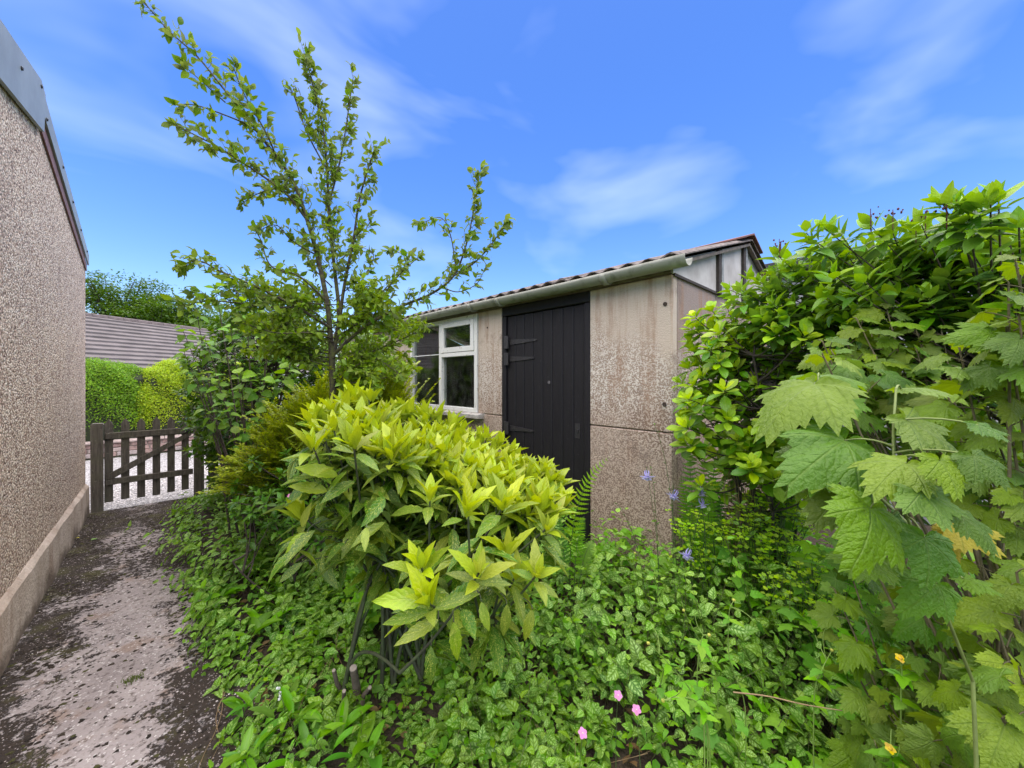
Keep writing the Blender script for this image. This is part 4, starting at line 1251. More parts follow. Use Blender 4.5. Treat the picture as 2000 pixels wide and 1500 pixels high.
    for (x0, y0, d0, x1, y1, d1, tn) in hero:
        tn *= .6
        p0, p1 = W(x0, y0, d0), W(x1, y1, d1)
        v = p1 - p0; ln = float(np.linalg.norm(v)) * .83; tn = min(1, max(0, tn + random.uniform(-.25, .1)))
        up = .9 if y1 > y0 + 20 else 1.2
        nz = nrm(np.array((-FWD[0], -FWD[1], 0)) * (.9 if y1 - y0 > 50 else .10) + UP * up + rv(.12))
        if nz @ nrm(v) > .9: nz = nz + rv(.4)
        L2.add(p0, v, nz, ln, tn, random.uniform(.95, 1.12))
        q = allp[np.argmin(((allp - p0) ** 2).sum(1) + .15 * (allp[:, 2] > p0[2] + .02))]
        s2.add(bez(q, (q + p0) / 2 + UP * .012, p0, 6), .0016, .0011, 5)
    L2.emit(r2, 300)
    s2.build('stem', simple('currant_green_stem', (0.17, 0.22, 0.05), .6, .3, 25, .1), r2)
    # one old yellowing leaf below
    YL = leaf_material('yellowing_currant_leaf', (0.34, 0.30, 0.02), (0.40, 0.30, 0.03), vein=(0.25, 0.30, 0.05), vein_amt=.4, rough=.5, trans=.4, kind='palmate', var=.1, bump=.6)
    for (x0, y0, d0, x1, y1, d1) in ((1870, 1025, .55, 1975, 1090, .5), (1850, 1040, .56, 1880, 1105, .54)):
        V, Q, U = CUR_T[2]
        p0, p1 = W(x0, y0, d0), W(x1, y1, d1); D = p1 - p0; ln = np.linalg.norm(D); D = D / ln
        nz = nrm(np.array((-FWD[0], -FWD[1], .6))); X = nrm(np.cross(D, nz)); Z = np.cross(X, D)
        R = np.stack([X, D, Z], -1) * ln
        me = np_mesh('leaf', V @ R.T + p0, Q, True, luv=U, tone=np.full(len(V), .3))
        o = link('leaf', me, YL, r2, world=True); o['label'] = 'yellowing old leaf'
currant()

# ------------------------------------------------------------------ generic shrub with rosettes of simple leaves at shoot tips
def rosette_shrub(name, label, base, tips, tpls, mat, leaf, per, spread, n_ind, tone_fn, bark=BARK, group=None, base_r=.12, far=None, droop=.1, extra_body=0, min_px=8, whorls=(20, 45, 70, 95), updir=.8, outdir=.7, cen=None, along=3):
    root = empty(name, base, label, 'shrub', group)
    Lf = Leaves(tpls, mat, far); st = Tubes()
    base = np.asarray(base, float)
    c = np.asarray(cen, float) if cen is not None else np.mean(np.array(tips), 0) * np.array((1, 1, .8))
    nodes = []
    zc = c[2]
    for k in range(7):
        e = c + rv(.16) + np.array((0, 0, random.uniform(-.05, .25)))
        b = base + np.array((random.uniform(-base_r, base_r), random.uniform(-base_r, base_r), 0))
        mp_ = bez(b, (b + e) / 2 + rv(.06), e, 12)
        st.add(mp_, min(.014, leaf * .13), min(.006, leaf * .07), 5); nodes.append(mp_[5:])
    nodes = np.concatenate(nodes)
    for p in tips:
        p = np.asarray(p)
        outw = nrm((p - c) * np.array((1, 1, .5)))
        ax = nrm(UP * updir + outw * outdir + rv(.2))
        dd_ = ((nodes - p) ** 2).sum(1) + 3 * np.maximum(0, nodes[:, 2] - p[2] + .05)
        b = nodes[int(np.argsort(dd_)[random.randint(0, 5)])]
        path = bez(b, (b * .45 + p * .55) - ax * .08, p, 8)
        st.add(path, .006, .0018, 4)
        a, b2 = perp(ax)
        ph = random.uniform(0, 6.28)
        for k, el in enumerate(whorls):
            for h in range(per):
                az = ph + k * 2.4 + h * 2 * math.pi / per + random.uniform(-.35, .35)
                e = RAD(el + random.uniform(-12, 12))
                rad = a * math.cos(az) + b2 * math.sin(az)
                d = ax * math.cos(e) + rad * math.sin(e) - UP * droop * k * .5 + rv(.08)
                nz = ax * math.sin(e) - rad * math.cos(e) + UP * .3 + rv(.15)
                Lf.add(p - ax * leaf * .16 * k * spread + rad * .004, d, nz, leaf * random.uniform(.7, 1.15) * (.7 + .3 * min(1, k)), tone_fn(k / (len(whorls) - 1), p))
        for k in range(along):
            q = path[random.randint(4, 6)]
            az = random.uniform(0, 6.28)
            d = nrm(np.array((math.cos(az), math.sin(az), random.uniform(-.5, .4))))
            Lf.add(q + d * .01, d, UP + rv(.4), leaf * random.uniform(.8, 1.1), tone_fn(1, p))
    Lf.emit(root, n_ind, min_px=min_px)
    st.build('branches', bark, root)
    return root

def poly_tips(poly, n, depth_fn, mind):
    xs = [p[0] for p in poly]; ys = [p[1] for p in poly]
    t = []; tries = 0
    while len(t) < n and tries < n * 60:
        tries += 1
        x, y = random.uniform(min(xs), max(xs)), random.uniform(min(ys), max(ys))
        if not in_poly(x, y, poly): continue
        if any((x - a) ** 2 + (y - b) ** 2 < mind ** 2 for a, b, _ in t): continue
        t.append((x, y, depth_fn(x, y)))
    return [W(*q) for q in t]

# glossy rounded leaves against the end of the shed
tp = [leaf_tpl(pf_obov, 6, random.uniform(.46, .56), random.uniform(.08, .2), random.uniform(.05, .3), twist=random.uniform(-.2, .2), petiole=.08) for _ in range(5)]
GRI_M = leaf_material('rounded_laurel_leaf', (0.060, 0.155, 0.016), (0.27, 0.37, 0.028), vein=(0.28, 0.36, 0.06), vein_amt=.4, rough=.3, trans=.25, nveins=6, var=.2, bump=.15, back=(0.12, 0.2, 0.05))
poly = [(1330, 660), (1360, 610), (1400, 590), (1460, 590), (1560, 620), (1660, 640), (1730, 690), (1740, 780), (1650, 800), (1560, 800), (1500, 830), (1430, 790), (1350, 800), (1325, 760), (1345, 710)]
tips = poly_tips(poly, 120, lambda x, y: 2.12 - .0011 * (x - 1330) + random.uniform(-.05, .12), 17)
tips += [W(x, y, 1.9) for x, y in ((1340, 835), (1360, 800), (1345, 780), (1470, 850), (1460, 880), (1495, 870), (1525, 860), (1480, 905), (1440, 860))]
tips += [np.array((random.uniform(1.95, 2.75), random.uniform(.15, .85), random.uniform(.9, 1.7))) for _ in range(130)]
tips += [np.array((random.uniform(2.5, 3.2), random.uniform(.40, .95), random.uniform(.45, .95))) for _ in range(60)]
rosette_shrub('rounded_laurel', 'bushy shrub with small glossy rounded leaves against the end wall of the shed', (2.75, .55, 0), tips, tp, GRI_M, .088, 4, .8, 300,
              lambda k, p: float(np.clip(.95 - .8 * k + random.uniform(-.15, .15), 0, 1)), whorls=(22, 50, 82), outdir=.6, cen=(2.5, .55, 1.2), along=2)

# viburnum with red-brown flower heads above it
tp = [leaf_tpl(pf_ovate, 6, random.uniform(.42, .5), random.uniform(.1, .2), random.uniform(.05, .35), twist=random.uniform(-.3, .3), petiole=.1) for _ in range(5)]
VIB_M = leaf_material('viburnum_leaf', (0.05, 0.135, 0.016), (0.17, 0.28, 0.030), vein=(0.18, 0.27, 0.05), vein_amt=.35, rough=.36, trans=.28, nveins=6, var=.22, bump=.25, back=(0.13, 0.20, 0.08))
poly = [(1420, 560), (1500, 520), (1560, 490), (1640, 480), (1700, 470), (1760, 450), (1830, 430), (1900, 420), (1960, 440), (2040, 440), (2040, 560), (1950, 560), (1800, 600), (1700, 640), (1560, 630), (1450, 620)]
tips = poly_tips(poly, 130, lambda x, y: 1.95 - .0013 * (x - 1420) + .0006 * (560 - y) + random.uniform(-.06, .15), 17)
tips += [W(x, y, d) for x, y, d in ((1575, 455, 1.6), (1610, 445, 1.6), (1590, 470, 1.6), (1640, 455, 1.55), (1700, 440, 1.5), (1740, 445, 1.5), (1840, 395, 1.2), (1865, 400, 1.2), (1890, 410, 1.15), (1935, 400, 1.1), (1950, 385, 1.1), (1990, 440, 1.05), (1520, 500, 1.8), (1800, 440, 1.35), (1860, 430, 1.25))]
tips += [np.array((random.uniform(1.9, 2.9), random.uniform(-.9, .35), random.uniform(1.1, 1.9))) for _ in range(80)]
vib = rosette_shrub('viburnum', 'tall evergreen shrub with pointed leaves and small red-brown flower heads on top', (2.3, -.3, 0), tips, tp, VIB_M, .092, 3, 1.4, 300,
              lambda k, p: float(np.clip(.75 - .7 * k + random.uniform(-.2, .2), 0, 1)), whorls=(18, 40, 62, 80, 95), outdir=.45, cen=(2.4, -.3, 1.4), along=3)
FHM = simple('red_brown_flower_bud', (0.11, 0.028, 0.03), .8, .4, 60)
for (x, y, d) in ((1702, 428, 1.5), (1745, 425, 1.48), (1808, 430, 1.35), (1525, 483, 1.8), (1790, 447, 1.4), (1495, 538, 1.9), (1850, 415, 1.2)):
    c = W(x, y, d) - np.array(vib.location); m = MB()
    st = Tubes()
    for k in range(9):
        e = c + np.array((random.uniform(-.026, .026), random.uniform(-.026, .026), random.uniform(.0, .035)))
        m.dome(e, random.uniform(.0025, .0048), 1, (1, 1, 1.3))
        m.prism([(e[0] - .0012, c[1]), (e[0] + .0012, c[1]), (e[0] + .0012, c[1] + .0024), (e[0] - .0012, c[1] + .0024)], 'z', c[2] - .05, e[2])
    m.build('flower_head', FHM, vib)
# ------------------------------------------------------------------ wind-leaning young tree behind the spotted laurel
def young_tree():
    base = W(655, 1060, 2.62); base[2] = 0
    root = empty('young_tree', base, 'slender young tree with two mossy stems and sparse windblown leaves against the sky', 'tree')
    tp = [leaf_tpl(pf_ell, 6, random.uniform(.46, .58), random.uniform(.1, .3), random.uniform(.1, .6), twist=random.uniform(-.5, .5), petiole=.1) for _ in range(6)]
    mat = leaf_material('young_tree_leaf', (0.055, 0.105, 0.020), (0.13, 0.20, 0.028), vein=(0.2, 0.26, 0.08), vein_amt=.25, rough=.5, trans=.35, nveins=6, var=.3, bump=.15, back=(0.24, 0.25, 0.15))
    Lf = Leaves(tp, mat, [leaf_tpl(pf_ell, 3, random.uniform(.46, .58), .2, random.uniform(.1, .6), twist=random.uniform(-.5, .5)) for _ in range(6)])
    trunk = Tubes(); tw = Tubes()
    def limb(pts, r0, r1, n=7):
        P = [W(*p) for p in pts]
        if pts[0][1] > 1000: P[0] = base
        path = smooth_path(P, n)
        trunk.add(path, r0, r1, 7)
        return path
    Bs = []
    def B(pts, r0, r1, dens, start=.1, ln=.16, lf=.062, tone=.4): Bs.append((limb(pts, r0, r1), dens, start, ln, lf, tone))
    # two leaders
    limb([(655, 1060, 2.62), (652, 880, 2.62), (650, 760, 2.62), (647, 680, 2.62)], .026, .020)
    B([(647, 682, 2.62), (640, 600, 2.6), (622, 510, 2.56), (600, 430, 2.5), (570, 350, 2.45), (520, 280, 2.4), (470, 215, 2.36)], .018, .007, 20, .32)
    B([(470, 215, 2.36), (430, 165, 2.34), (385, 110, 2.32), (330, 60, 2.3), (282, 5, 2.28), (262, -20, 2.28)], .006, .003, 16, .0, .10)
    B([(440, 200, 2.36), (395, 160, 2.3), (350, 120, 2.28)], .004, .002, 10, .1, .07)
    B([(650, 700, 2.62), (662, 620, 2.66), (655, 540, 2.7), (645, 450, 2.72), (640, 360, 2.72), (632, 260, 2.7), (612, 170, 2.66), (595, 105, 2.62)], .016, .003, 30, .25, .17)
    B([(662, 640, 2.64), (672, 560, 2.6), (690, 470, 2.56), (702, 390, 2.52), (722, 320, 2.5), (735, 285, 2.5)], .012, .003, 18, .2, .13)
    B([(642, 400, 2.72), (665, 310, 2.7), (680, 220, 2.66), (690, 150, 2.64)], .007, .002, 18, .15, .11)
    B([(637, 330, 2.72), (600, 260, 2.66), (575, 190, 2.62), (560, 165, 2.6)], .006, .002, 16, .2, .10)
    B([(600, 430, 2.5), (560, 380, 2.42), (500, 335, 2.34), (430, 290, 2.28), (370, 258, 2.25), (345, 245, 2.25)], .008, .002, 24, .1, .12)
    B([(545, 320, 2.44), (520, 260, 2.3), (480, 190, 2.25), (455, 130, 2.22)], .006, .002, 14, .3, .10)
    B([(500, 250, 2.4), (440, 225, 2.3), (380, 205, 2.25), (335, 205, 2.22)], .005, .002, 10, .3, .08)
    B([(585, 395, 2.48), (540, 370, 2.55), (500, 380, 2.6), (470, 400, 2.6)], .005, .002, 20, .1, .11)
    B([(620, 500, 2.56), (570, 470, 2.5), (540, 440, 2.45), (505, 450, 2.4)], .005, .002, 12, .3, .08)
    B([(640, 590, 2.6), (585, 540, 2.45), (530, 520, 2.36), (510, 470, 2.34), (500, 450, 2.34)], .007, .002, 13, .3, .10)
    B([(645, 640, 2.6), (580, 600, 2.4), (500, 560, 2.25), (430, 530, 2.15), (390, 510, 2.1), (345, 520, 2.1)], .010, .002, 20, .25, .16, tone=.55)
    B([(580, 600, 2.4), (520, 600, 2.3), (450, 590, 2.2), (390, 590, 2.15), (360, 600, 2.15)], .006, .002, 22, .1, .14, tone=.6)
    B([(646, 660, 2.6), (600, 650, 2.4), (540, 650, 2.3), (470, 630, 2.2)], .006, .002, 20, .2, .14, tone=.6)
    B([(655, 690, 2.62), (710, 640, 2.5), (780, 600, 2.42), (840, 575, 2.36), (885, 540, 2.32), (910, 480, 2.3), (925, 410, 2.28), (935, 345, 2.28)], .012, .002, 19, .2, .14)
    B([(885, 540, 2.32), (930, 510, 2.26), (965, 470, 2.24), (992, 425, 2.24)], .005, .002, 16, .1, .08)
    B([(860, 560, 2.34), (895, 570, 2.3), (930, 555, 2.28), (945, 530, 2.28)], .004, .0015, 9, .1, .07)
    B([(890, 520, 2.3), (880, 460, 2.26), (860, 425, 2.24), (815, 440, 2.22)], .004, .0015, 9, .35, .07)
    B([(720, 635, 2.5), (760, 560, 2.45), (800, 510, 2.42), (760, 485, 2.42)], .005, .0015, 12, .2, .09)
    B([(660, 670, 2.62), (720, 600, 2.66), (770, 545, 2.7), (820, 500, 2.7)], .007, .002, 15, .2, .10)
    B([(700, 560, 2.56), (730, 500, 2.5), (700, 480, 2.5)], .004, .0015, 12, .2, .08)
    B([(660, 720, 2.62), (720, 690, 2.55), (790, 660, 2.5), (830, 640, 2.48)], .007, .002, 26, .1, .14, .055, .8)
    B([(655, 740, 2.62), (700, 700, 2.7), (760, 680, 2.75), (800, 700, 2.75)], .006, .002, 24, .1, .14, .055, .8)
    B([(650, 700, 2.62), (600, 690, 2.6), (560, 660, 2.55), (530, 690, 2.5)], .006, .002, 24, .1, .15, .055, .7)
    for k in range(34):
        y0 = random.uniform(570, 770); side = random.choice((-1, 1)); l = random.uniform(70, 170)
        B([(652, y0, 2.62), (652 + side * l * .5, y0 - random.uniform(0, 40), 2.6 + random.uniform(-.2, .2)), (652 + side * l, y0 - random.uniform(-20, 60), 2.58 + random.uniform(-.4, .4))], .004, .0015, 24, .1, .13, .055, .85)
    B([(648, 560, 2.66), (610, 520, 2.72), (590, 470, 2.76)], .005, .002, 14, .2, .11)
    B([(655, 520, 2.7), (700, 470, 2.8), (730, 420, 2.85)], .005, .002, 14, .2, .11)
    wind = np.array((RGT[0], RGT[1], 0)) * .15
    for path, dens, start, ln, lf, tone in Bs:
        seg = np.linalg.norm(np.diff(path, axis=0), axis=1); tot = seg.sum()
        n = max(4, int(dens * tot * 2.1))
        cum = np.concatenate([[0], np.cumsum(seg)]) / tot
        for k in range(n):
            t = start + (1 - start) * (k + random.random()) / n
            i = min(len(path) - 2, int(np.searchsorted(cum, t)) - 1); i = max(0, i)
            p = path[i] + (path[i + 1] - path[i]) * min(1, max(0, (t - cum[i]) / (cum[i + 1] - cum[i] + 1e-9)))
            D = nrm(path[i + 1] - path[i])
            a, b = perp(D); az = random.uniform(0, 6.28)
            side = a * math.cos(az) + b * math.sin(az)
            l = ln * random.uniform(.3, 1.1) * (1.05 - .5 * t)
            e = p + (D * .8 + side * .75 + UP * .15) * l
            q = bez(p, p + (D * .2 + side * .6) * l * .6, e, 4)
            tw.add(q, .0018, .0008, 3)
            m = random.randint(4, 7)
            for j in range(m):
                qq = q[0] + (q[-1] - q[0]) * (.25 + .75 * j / (m - 1 if m > 1 else 1))
                d = nrm(D * .6 + side * .4 + wind * 2 + rv(.6) - UP * .15)
                Lf.add(qq, d, UP * .5 + rv(.8), lf * random.uniform(.5, 1.05), float(np.clip(tone + random.uniform(-.35, .35), 0, 1)))
    mossb = Mat('mossy_bark'); P = mossb.pos()
    a = mossb.noise(P, 30, 5, .65)
    c = mossb.mix(mossb.ramp(a, [(.42, 0), (.62, 1)]), (0.055, 0.042, 0.034), (0.115, 0.12, 0.035))
    trunk.build('trunk', mossb.finish(mossb.principled(c, .95, mossb.bump(a, .8, .01))), root)
    tag(tw.build('twigs', BARK, root), kind='stuff')
    Lf.emit(root, 300, min_px=9, rest='crown')
young_tree()

# ------------------------------------------------------------------ evergreen mass beside the gate, broad-leaved sapling in front of it
def blob_shrub(name, label, c, rad, n_sh, tpls, far, mat, leaf, per, n_ind, tone_fn, bark=BARK, low=-.9, lump=.16, cat='shrub', whorls=(25, 55, 85)):
    """a shrub whose shoots end on an uneven rounded outline"""
    c = np.asarray(c, float); rad = np.asarray(rad, float)
    tips = []
    while len(tips) < n_sh:
        v = nrm(rv())
        if v[2] < low: continue
        k = 1 + lump * (math.sin(v[0] * 5 + v[2] * 4) + .7 * math.sin(v[1] * 7 - v[2] * 6)) * .6 + random.uniform(-.22, .05)
        tips.append(c + v * rad * k)
    return rosette_shrub(name, label, (c[0], c[1], 0), tips, tpls, mat, leaf, per, 1.2, n_ind, tone_fn, bark, far=far, whorls=whorls, cen=c, along=3, base_r=.2)
tpe = [leaf_tpl(pf_ovate, 5, random.uniform(.42, .55), .18, random.uniform(.1, .4), petiole=.06) for _ in range(4)]
tpf = [leaf_tpl(pf_ovate, 3, random.uniform(.42, .55), .18, random.uniform(.1, .4)) for _ in range(4)]
HOL_M = leaf_material('dark_evergreen_leaf', (0.035, 0.095, 0.015), (0.15, 0.24, 0.025), vein=(0.10, 0.15, 0.03), vein_amt=.25, rough=.3, trans=.18, nveins=5, var=.35, bump=.15)
blob_shrub('evergreen_shrub', 'tall dark evergreen shrub crowding the gate post behind the young tree', (1.02, 5.0, 1.30), (.74, .9, 1.22), 800, tpe, tpf, HOL_M, .080, 4, 200, lambda k, p: float(np.clip(.45 - .5 * k + random.uniform(-.2, .25), 0, 1)))
blob_shrub('evergreen_shrub', 'loose mid-green bush between the young tree and the shed window', (1.70, 4.4, 1.15), (.55, .9, 1.0), 420, tpe, tpf, leaf_material('mid_green_leaf', (0.055, 0.125, 0.018), (0.15, 0.23, 0.03), vein_amt=.2, trans=.28, nveins=5, var=.3, bump=.1), .07, 4, 120, lambda k, p: float(np.clip(.6 - .5 * k + random.uniform(-.2, .25), 0, 1)))

def sapling():
    base = np.array((.62, 3.75, 0))
    root = empty('broad_leaved_sapling', base, 'sapling with large grey-green leaves leaning over the path near the gate', 'sapling')
    tp = [leaf_tpl(pf_ovate, 9, random.uniform(.62, .78), .12, random.uniform(.2, .6), teeth=1, tooth=.05, twist=random.uniform(-.3, .3), wave=.015, petiole=.12) for _ in range(5)]
    mat = leaf_material('sapling_leaf', (0.055, 0.145, 0.035), (0.15, 0.27, 0.04), vein=(0.2, 0.28, 0.1), vein_amt=.35, rough=.42, trans=.3, nveins=8, var=.22, bump=.4, back=(0.25, 0.32, 0.20))
    Lf = Leaves(tp, mat); st = Tubes()
    for (x, y, d) in ((372, 720, 3.1), (360, 690, 3.2), (420, 730, 3.0), (470, 730, 2.95), (500, 800, 2.9), (440, 790, 3.0), (400, 660, 3.2), (380, 590, 3.3), (420, 560, 3.3), (480, 590, 3.2), (520, 650, 3.1), (355, 640, 3.3), (450, 640, 3.15), (540, 570, 3.3), (460, 850, 2.95), (510, 740, 3.0), (405, 800, 3.1), (560, 720, 3.1), (590, 640, 3.2)):
        p = W(x, y, d)
        b = base + rv(.05) * np.array((1, 1, 0))
        st.add(bez(b, b * .5 + p * .5 + np.array((0, 0, .25)), p, 9), .010, .002, 5)
        ax = nrm(nrm(p - base - np.array((0, 0, .8))) + UP * .5)
        a, b2 = perp(ax); ph = random.uniform(0, 6)
        for k in range(9):
            az = ph + k * 2.4; rad = a * math.cos(az) + b2 * math.sin(az)
            dd = nrm(rad + ax * (.8 - .12 * k) - UP * .35 + rv(.15))
            Lf.add(p - ax * .022 * k, dd, nrm(UP + rv(.3) + np.array((-FWD[0], -FWD[1], 0)) * .5), random.uniform(.07, .125), float(np.clip(.8 - .09 * k + random.uniform(-.2, .2), 0, 1)))
    Lf.emit(root, 170)
    st.build('stems', BARK, root)
sapling()

# ------------------------------------------------------------------ golden box honeysuckle: arching sprays of tiny leaves
def honeysuckle():
    base = np.array((1.05, 3.30, 0))
    root = empty('golden_honeysuckle', base, 'arching shrub with feathery sprays of tiny golden leaves left of the spotted laurel', 'shrub')
    st = Tubes(); P, D, N_, Sz, Tn = [], [], [], [], []
    tips = []
    polyL = [(430, 960), (425, 930), (470, 880), (500, 840), (520, 790), (570, 760), (640, 735), (720, 710), (790, 690), (820, 730), (800, 790), (740, 800), (660, 830), (600, 880), (560, 920), (480, 950)]
    tips = poly_tips(polyL, 420, lambda x, y: 2.85 + (x - 600) * .0007 + random.uniform(-.25, .35), 5)
    tips += [W(x, y, 2.9) for x, y in ((425, 935), (435, 915), (445, 950), (470, 870), (490, 845), (520, 800), (860, 740), (850, 770), (820, 760), (640, 725), (700, 705), (440, 900))]
    mat = leaf_material('golden_honeysuckle_leaf', (0.085, 0.15, 0.015), (0.27, 0.31, 0.022), vein_amt=0, kind='plain', trans=.3, rough=.4, var=.25, bump=0)
    for p in tips:
        b = base + np.array((random.uniform(-.3, .3), random.uniform(-.3, .3), 0))
        out_ = nrm((p - b) * np.array((1, 1, .1)))
        ctrl = b * .45 + p * .55 + UP * random.uniform(.15, .4)
        path = bez(b, ctrl, p - UP * .0, 14)
        st.add(path, .004, .0008, 3)
        br = [(path[6:], .010)]
        for k in range(7):
            i = random.randint(6, 12)
            q = path[i]; dd = nrm(path[min(13, i + 1)] - path[i - 1])
            a, b2 = perp(dd); s_ = a * random.choice((-1, 1)) + b2 * random.uniform(-.5, .5)
            l = random.uniform(.06, .15)
            sub = bez(q, q + (dd * .5 + s_ * .4) * l, q + (dd + s_ * .7 - UP * .1) * l, 5)
            st.add(sub, .0012, .0006, 3); br.append((sub, .009))
        for pth_, sp in br:
            seg = np.linalg.norm(np.diff(pth_, axis=0), axis=1).sum()
            n = int(seg / sp)
            for k in range(n):
                t = k / max(1, n - 1) * (len(pth_) - 1.001); i = int(t)
                q = pth_[i] + (pth_[i + 1] - pth_[i]) * (t - i); dd = nrm(pth_[i + 1] - pth_[i])
                a, b2 = perp(dd)
                for h in (-1, 1):
                    P.append(q); D.append(nrm(a * h + dd * .5 + rv(.2))); N_.append(nrm(b2 + UP + rv(.3))); Sz.append(random.uniform(.018, .028)); Tn.append(min(1, max(0, .35 + .65 * t / len(pth_) + random.uniform(-.2, .2))))
    P, D, N_, Sz, Tn = map(np.array, (P, D, N_, Sz, Tn))
    X = np.cross(D, N_); X /= np.linalg.norm(X, axis=1)[:, None] + 1e-9
    L_ = Sz[:, None]; n = len(P)
    V = np.stack([P, P + D * L_ * .45 + X * L_ * .3, P + D * L_, P + D * L_ * .45 - X * L_ * .3], 1)
    me = np_mesh('foliage', V.reshape(-1, 3), np.arange(n * 4).reshape(-1, 4), True, luv=np.tile(np.array([(0, 0, 0), (1, .5, 0), (0, 1, 0), (-1, .5, 0)]), (n, 1)), rnd=np.repeat(rng.random(n), 4), tone=np.repeat(Tn, 4))
    tag(link('foliage', me, mat, root, world=True), kind='stuff')
    st.build('stems', simple('honeysuckle_stem', (0.10, 0.065, 0.04), .8, .3, 30), root)
honeysuckle()

# low dark shrub below it
tpd = [leaf_tpl(pf_lance, 5, random.uniform(.36, .44), .15, random.uniform(.1, .35)) for _ in range(4)]
LOW_M = leaf_material('low_dark_leaf', (0.030, 0.085, 0.022), (0.07, 0.16, 0.03), vein_amt=.25, rough=.38, trans=.22, nveins=6, var=.3, bump=.15)
tips = poly_tips([(480, 900), (560, 880), (650, 880), (680, 960), (660, 1060), (560, 1060), (500, 1020), (440, 1000)], 110, lambda x, y: 2.55 + random.uniform(-.3, .3) - (y - 950) * .002, 11)
rosette_shrub('low_shrub', 'low dark shrub with small pointed leaves under the golden honeysuckle', (.78, 2.72, 0), tips, tpd, LOW_M, .062, 4, 1.0, 150, lambda k, p: float(np.clip(.6 - .5 * k + random.uniform(-.3, .3), 0, 1)), whorls=(25, 55, 85), along=3)

# ------------------------------------------------------------------ ferns
FERN_M = leaf_material('fern_leaf', (0.055, 0.15, 0.02), (0.14, 0.30, 0.03), vein_amt=.1, rough=.5, trans=.35, var=.2, bump=0, kind='plain')
pin_t = leaf_tpl(lambda t: max(.02, (1 - t) ** .8) if t > .06 else .5, 10, .30, .05, .12, teeth=1, tooth=.35)
def fern(label, base, fronds):
    root = empty('fern', base, label, 'fern', 'ferns by the shed')
    for (tip, ctrl, wd, tone) in fronds:
        path = bez(base, ctrl, tip, 34)
        st = Tubes(); st.add(path, .0035, .0008, 4)
        fo = st.build('frond', GSTEM, root)
        Lp, Q_, U_, T_ = [], [], [], []
        V, Q, U = pin_t; off = 0
        D0 = nrm(path[-1] - path[0])
        camv = nrm(np.array((0, 0, EYE)) - path[20])
        for i in range(14, 34):
            t = i / 33
            w = wd * (math.sin(math.pi * min(1, (1 - t) * .62 + .0) ** .8)) * 1.05 + .006
            dd = nrm(path[min(33, i + 1)] - path[i - 1])
            side = nrm(np.cross(dd, camv * .6 + UP * .5)); nz = np.cross(side, dd)
            for h in (-1, 1):
                d = nrm(side * h + dd * .35 + rv(.05)); X = nrm(np.cross(d, nz)); Z = np.cross(X, d)
                R = np.stack([X, d, Z], -1) * w
                Lp.append(V @ R.T + path[i]); Q_.append(Q + off); U_.append(U); off += len(V)
        me = np_mesh('pinnae', np.concatenate(Lp), np.concatenate(Q_), True, luv=np.concatenate(U_), rnd=np.full(off, random.random()), tone=np.full(off, tone))
        o = link('pinnae', me, FERN_M, fo); 
fb = W(1120, 1100, 2.15); fb[2] = 0.02
fern('bright green fern frond leaning out in front of the black door', fb, [(W(1190, 893, 2.0), W(1090, 965, 2.1), .06, 1.0), (W(1140, 1010, 2.2), W(1120, 1040, 2.15), .05, .15), (W(1085, 985, 2.25), W(1100, 1050, 2.2), .05, .1), (W(1160, 1060, 2.2), W(1135, 1060, 2.15), .05, .3)])
fb = W(1365, 1090, 2.35); fb[2] = 0.02
fern('dark green upright fern in the corner between shed and laurel', fb, [(W(1345, 850, 2.35), W(1350, 980, 2.36), .07, .15), (W(1378, 868, 2.3), W(1370, 980, 2.32), .075, .2), (W(1400, 880, 2.3), W(1385, 980, 2.3), .07, .1), (W(1330, 930, 2.4), W(1345, 1010, 2.38), .065, .3), (W(1420, 930, 2.28), W(1395, 1010, 2.3), .065, .1), (W(1390, 960, 2.15), W(1380, 1030, 2.2), .07, .35), (W(1350, 990, 2.2), W(1355, 1050, 2.25), .06, .45)])

# ------------------------------------------------------------------ wood spurge with lime-green bracts
def spurge(label, base, pts, bract, n=8):
    root = empty('wood_spurge', base, label, 'plant', 'wood spurge plants by the shed corner')
    st = Tubes()
    tp1 = [leaf_tpl(pf_obov, 3, .95, .05, .1)]; tp2 = [leaf_tpl(pf_lance, 4, .28, .1, .3)]
    bm_ = leaf_material('spurge_bract', (0.20, 0.34, 0.02), (0.32, 0.46, 0.025), vein_amt=.1, kind='plain', rough=.55, trans=.4, var=.15, bump=0)
    lm = leaf_material('spurge_leaf', (0.05, 0.13, 0.025), (0.10, 0.22, 0.03), vein_amt=.3, kind='plain', rough=.5, trans=.25, var=.2, bump=0)
    A, Bq = Leaves(tp1, bm_), Leaves(tp2, lm)
    for p in pts:
        b = np.asarray(base) + np.array((random.uniform(-.12, .12), random.uniform(-.12, .12), 0))
        st.add(bez(b, b * .5 + p * .5 + UP * .05, p, 6), .003, .0015, 4)
        for k in range(n):
            q = p + np.array((random.gauss(0, .035), random.gauss(0, .035), random.uniform(-.09, .025)))
            st.add(np.stack([p - UP * .06, (p + q) / 2 - UP * .01, q - UP * .004]), .0012, .0009, 3)
            az = random.uniform(0, 6.28)
            for h in (0, 1):
                d = np.array((math.cos(az + h * math.pi), math.sin(az + h * math.pi), .22))
                A.add(q, d, UP + rv(.25) + np.array((-FWD[0], -FWD[1], 0)) * .3, random.uniform(.017, .026) * bract, random.random())
        for k in range(9):
            az = random.uniform(0, 6.28); t = random.uniform(.3, .85)
            Bq.add(b + (p - b) * t, np.array((math.cos(az), math.sin(az), random.uniform(-.2, .5))), UP + rv(.2), random.uniform(.04, .065), random.random() * .6)
    A.emit(root, 0, rest='bracts'); Bq.emit(root, 0, rest='leaves_low')
    st.build('stems', GSTEM, root)
b = W(1490, 1120, 2.1); b[2] = 0
